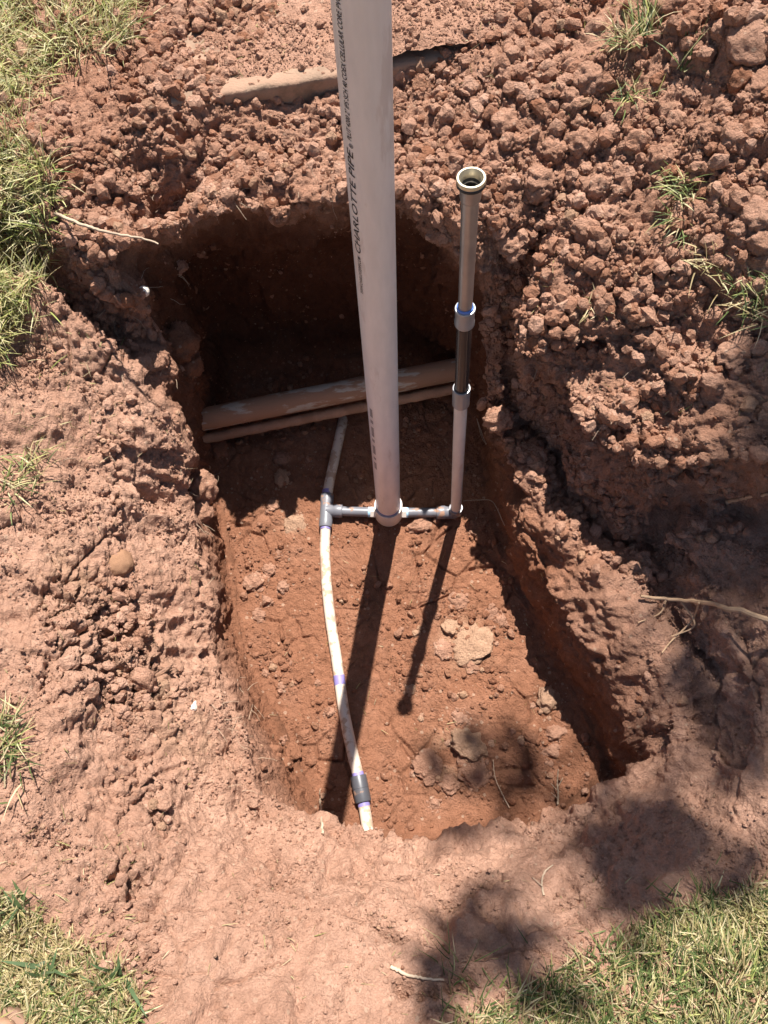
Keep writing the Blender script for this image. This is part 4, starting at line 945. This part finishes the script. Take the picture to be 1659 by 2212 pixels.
tuft(5, 1580, 80, .03, .07, (.1, .3), MIXG, 'small tuft at the left edge of the lower bank', .02, None, 1, .7)
tuft(5, 1650, 60, .03, .07, (.1, .3), [(.5, GREEN), (.5, DRYG)], 'tuft just under the small one at the left edge', .02, None, 1, .7)
tuft(48, 1960, 9, .04, .07, (.0, .3), [(1, [(.09, .14, .06), (.12, .17, .07)])], 'broad bladed green weed above the dry lawn', .006, None, 2.2, .3)
tuft(240, 2125, 10, .04, .075, (.1, .2), [(1, [(.09, .14, .06), (.12, .17, .07)])], 'broad bladed green weed at the right edge of the dry lawn', .006, None, 2.4, .55)
tuft(85, 2110, 10, .035, .06, (-.1, .1), [(1, [(.09, .14, .06), (.11, .15, .07)])], 'broad bladed green weed in the middle of the dry lawn', .008, None, 2.4, .8)
tuft(1000, 2130, 26, .05, .10, (-.05, .3), [(.8, GREEN), (.2, DRYG)], 'tall thin grass standing at the edge of the lower right lawn', .03, None, .9, .3)
rr = random.Random(21); sp = []
for _ in range(900):                                     # clippings lying loose on the soil
    a_ = rr.choice([(0, 430, 900, 1950), (280, 620, 0, 200), (1150, 1659, 520, 900), (0, 260, 700, 1000), (560, 1200, 1200, 1600), (300, 1300, 1850, 2212), (1000, 1400, 0, 250), (0, 300, 1800, 2000)])
    p, n = hit(rr.uniform(a_[0], a_[1]), rr.uniform(a_[2], a_[3])); d = n.orthogonal(); d.rotate(Matrix.Rotation(rr.random() * 6.28, 3, n))
    d = (d + n * rr.uniform(-.05, .3)).normalized(); c = rr.choice(DRYG + DRYG + LIME)
    sp.append((p + n * .003, d, rr.uniform(.008, .03), rr.uniform(.0010, .0018), (Vector((rr.gauss(0, 1), rr.gauss(0, 1), 0)) + n * -.3).normalized(), rr.uniform(0, .6), c))
grass_obj('straw_clippings', sp, 'dry grass clippings scattered loose over the soil', 'straw', 'stuff')

# ------------------------------------------------------------------ shoe tip and dark stake at the frame edge
sp_, _ = hit(48, 2200); sz0 = sp_.z + .005
shoe = empty('shoe', (sp_.x, sp_.y - .13, sz0)); tag(shoe, 'brown leather shoe toe at the bottom left corner', 'shoe')
def loft(secs, n=28):
    q = MB(); V = []; F = []
    for (y, w, z0, z1, ex) in secs:
        for k in range(n):
            a = 2 * PI * k / n; cx_, sz_ = math.cos(a), math.sin(a)
            V.append((sp_.x - .02 + w * math.copysign(abs(cx_) ** ex, cx_), sp_.y - .29 + y, sz0 + (z0 + z1) / 2 + (z1 - z0) / 2 * math.copysign(abs(sz_) ** ex, sz_)))
    for i in range(len(secs) - 1):
        for k in range(n): k2 = (k + 1) % n; F.append((i * n + k, i * n + k2, (i + 1) * n + k2, (i + 1) * n + k))
    F.append(tuple(range(n))); F.append(tuple((len(secs) - 1) * n + k for k in range(n))); q.add(V, F); return q
loft([(0, .020, .02, .08, .8), (.01, .032, .018, .10, .8), (.05, .038, .016, .105, .8), (.10, .036, .016, .10, .8), (.15, .040, .015, .085, .8), (.20, .046, .014, .068, .8), (.245, .045, .014, .058, .8), (.275, .036, .014, .048, .8), (.293, .020, .015, .036, .8), (.298, .006, .018, .028, .8)]).build('upper', M['leather'], shoe)
loft([(-.004, .022, -.004, .017, .5), (.02, .036, -.004, .017, .5), (.10, .037, -.004, .017, .5), (.20, .050, -.004, .018, .5), (.25, .049, -.004, .018, .5), (.285, .038, -.004, .018, .5), (.304, .02, -.003, .017, .5), (.308, .005, 0, .015, .5)]).build('sole', M['sole'], shoe)
pst, _ = hit(-14, 250); mb = MB()
mb.tube([pst - Vector((0, 0, .05)), pst + Vector((0, 0, .05)), pst + Vector((0.002, 0.004, .15)), pst + Vector((0.002, 0.004, .152))], [.016, .016, .0155, .013], 4)
o = mb.build('wooden_stake', M['wood'], None, False); tag(o, 'dark wooden stake at the upper left edge of the lawn', 'stake')

# ------------------------------------------------------------------ the tree whose branches shade the near right corner
TB = Vector((3.0, 4.9, .66)); rr = random.Random(5)
tree = empty('tree', TB); tag(tree, 'leafy tree outside the frame casting dappled shade on the near bank', 'tree')
SUNV = Vector(SUN)
targets = [  # where its lowest boughs throw their shade: reading in the photograph, radius (m), distance up the light (m)
 (1290,1850,.040,3.3),(1350,1810,.045,3.4),(1410,1800,.045,3.4),(1330,1880,.045,3.3),(1400,1870,.045,3.4),(1450,1820,.040,3.5),(1270,1810,.025,3.3),(1380,1930,.035,3.3),(1350,1960,.025,3.3),(1470,1760,.030,3.5),
 (1590,1850,.035,3.5),(1650,1870,.035,3.5),(1520,1890,.025,3.5),(930,2085,.030,3.0),(1000,2050,.035,3.1),(1060,2030,.030,3.1),(1090,2090,.035,3.1),(1010,2100,.032,3.0),(1160,2075,.030,3.2),(1130,2020,.020,3.2),(1210,2110,.025,3.2),(900,2130,.025,3.0),(960,2140,.02,3.0),
 (1010,1640,.030,3.4),(1080,1660,.030,3.4),(1120,1700,.035,3.4),(1030,1690,.028,3.4),(1180,1690,.030,3.4),(930,1640,.014,3.3),(960,1800,.022,3.3),(1010,1795,.022,3.3),(1070,1775,.020,3.3),
 (1600,1180,.055,3.8),(1640,1120,.05,3.9),(1540,1140,.045,3.8),(1480,1110,.03,3.8),(1600,1250,.04,3.8),(1520,1480,.035,3.6),(1590,1500,.045,3.6),(1640,1560,.045,3.6),(1560,1570,.03,3.6),(1550,1640,.03,3.6),(1620,1660,.03,3.6)]
leafs = []; mbb = MB(); hubs = []
for (u, v, r, dd) in targets:
    p, n = hit(u, v); c = p + SUNV * (dd * 1.7); hubs.append(c)
    for _ in range(int(11 * (r / .045) ** 2) + 4):
        q = c + Vector((rr.gauss(0, r * .78), rr.gauss(0, r * .78), rr.gauss(0, .08)))
        leafs.append((q, Vector((rr.gauss(0, 1), rr.gauss(0, 1), rr.gauss(-.2, .5))).normalized(), rr.uniform(.045, .07), rr.uniform(.03, .042), Vector((0, 0, -1)), rr.uniform(.1, .6), rr.choice(GREEN)))
crown_c = TB + Vector((-.3, .2, 5.6))
for _ in range(5200):
    d = Vector((rr.gauss(0, 1), rr.gauss(0, 1), rr.gauss(0, 1))).normalized(); rad = rr.uniform(.55, 1.0) ** .6
    q = crown_c + Vector((d.x * 1.5 * rad, d.y * 1.6 * rad, d.z * 1.5 * rad))
    g = q - SUNV * ((q.z - .65) / SUNV.z)
    if g.x < 1.15 and g.y < 2.6: continue               # the crown proper stands clear of the hole's light
    leafs.append((q, Vector((rr.gauss(0, 1), rr.gauss(0, 1), rr.gauss(-.2, .5))).normalized(), rr.uniform(.05, .09), rr.uniform(.03, .05), Vector((0, 0, -1)), rr.uniform(.1, .6), rr.choice(GREEN)))
mbt = MB(); fork = TB + Vector((-.15, .05, 3.6))
mbt.tube(curve([TB - Vector((0, 0, .1)), TB + Vector((0, .03, 1.3)), TB + Vector((-.06, 0, 2.5)), fork, crown_c + Vector((0, 0, .9))], 30), [.15 * (1 - .026 * k) for k in range(31)][:31] if False else [.15 - .0042 * k for k in range(len(curve([TB, TB, TB, fork, crown_c], 30)))], 12)
mbt.build('trunk', M['trunk'], tree)
for k in range(9):
    a_ = k * .7; e = crown_c + Vector((math.cos(a_) * 1.1, math.sin(a_) * 1.1, rr.uniform(-.4, .9)))
    mbl = MB(); pth = curve([fork + Vector((0, 0, .1 * k * .5)), (fork + e) / 2 + Vector((0, 0, .2)), e], 12); mbl.tube(pth, [.045 - .0032 * i for i in range(len(pth))], 7); mbl.build('limb', M['trunk'], tree)
hub_m = sum(hubs, Vector()) / len(hubs)
for grp in range(5):
    sel = hubs[grp::5]; mid = sum(sel, Vector()) / len(sel); mbl = MB()
    j = fork.lerp(mid, .72) + Vector((0, 0, .35)); pth = curve([fork, fork.lerp(j, .5) + Vector((0, 0, .2)), j], 14); mbl.tube(pth, [.035 - .0018 * i for i in range(len(pth))], 7)
    for h_ in sel:
        pth = curve([j, j.lerp(h_, .5) + Vector((0, 0, .05)), h_], 8); mbl.tube(pth, [.006 - .0004 * i for i in range(len(pth))], 5)
    mbl.build('bough', M['trunk'], tree)
grass_obj('crown', leafs, None, None, None, None, tree, 'leaf')
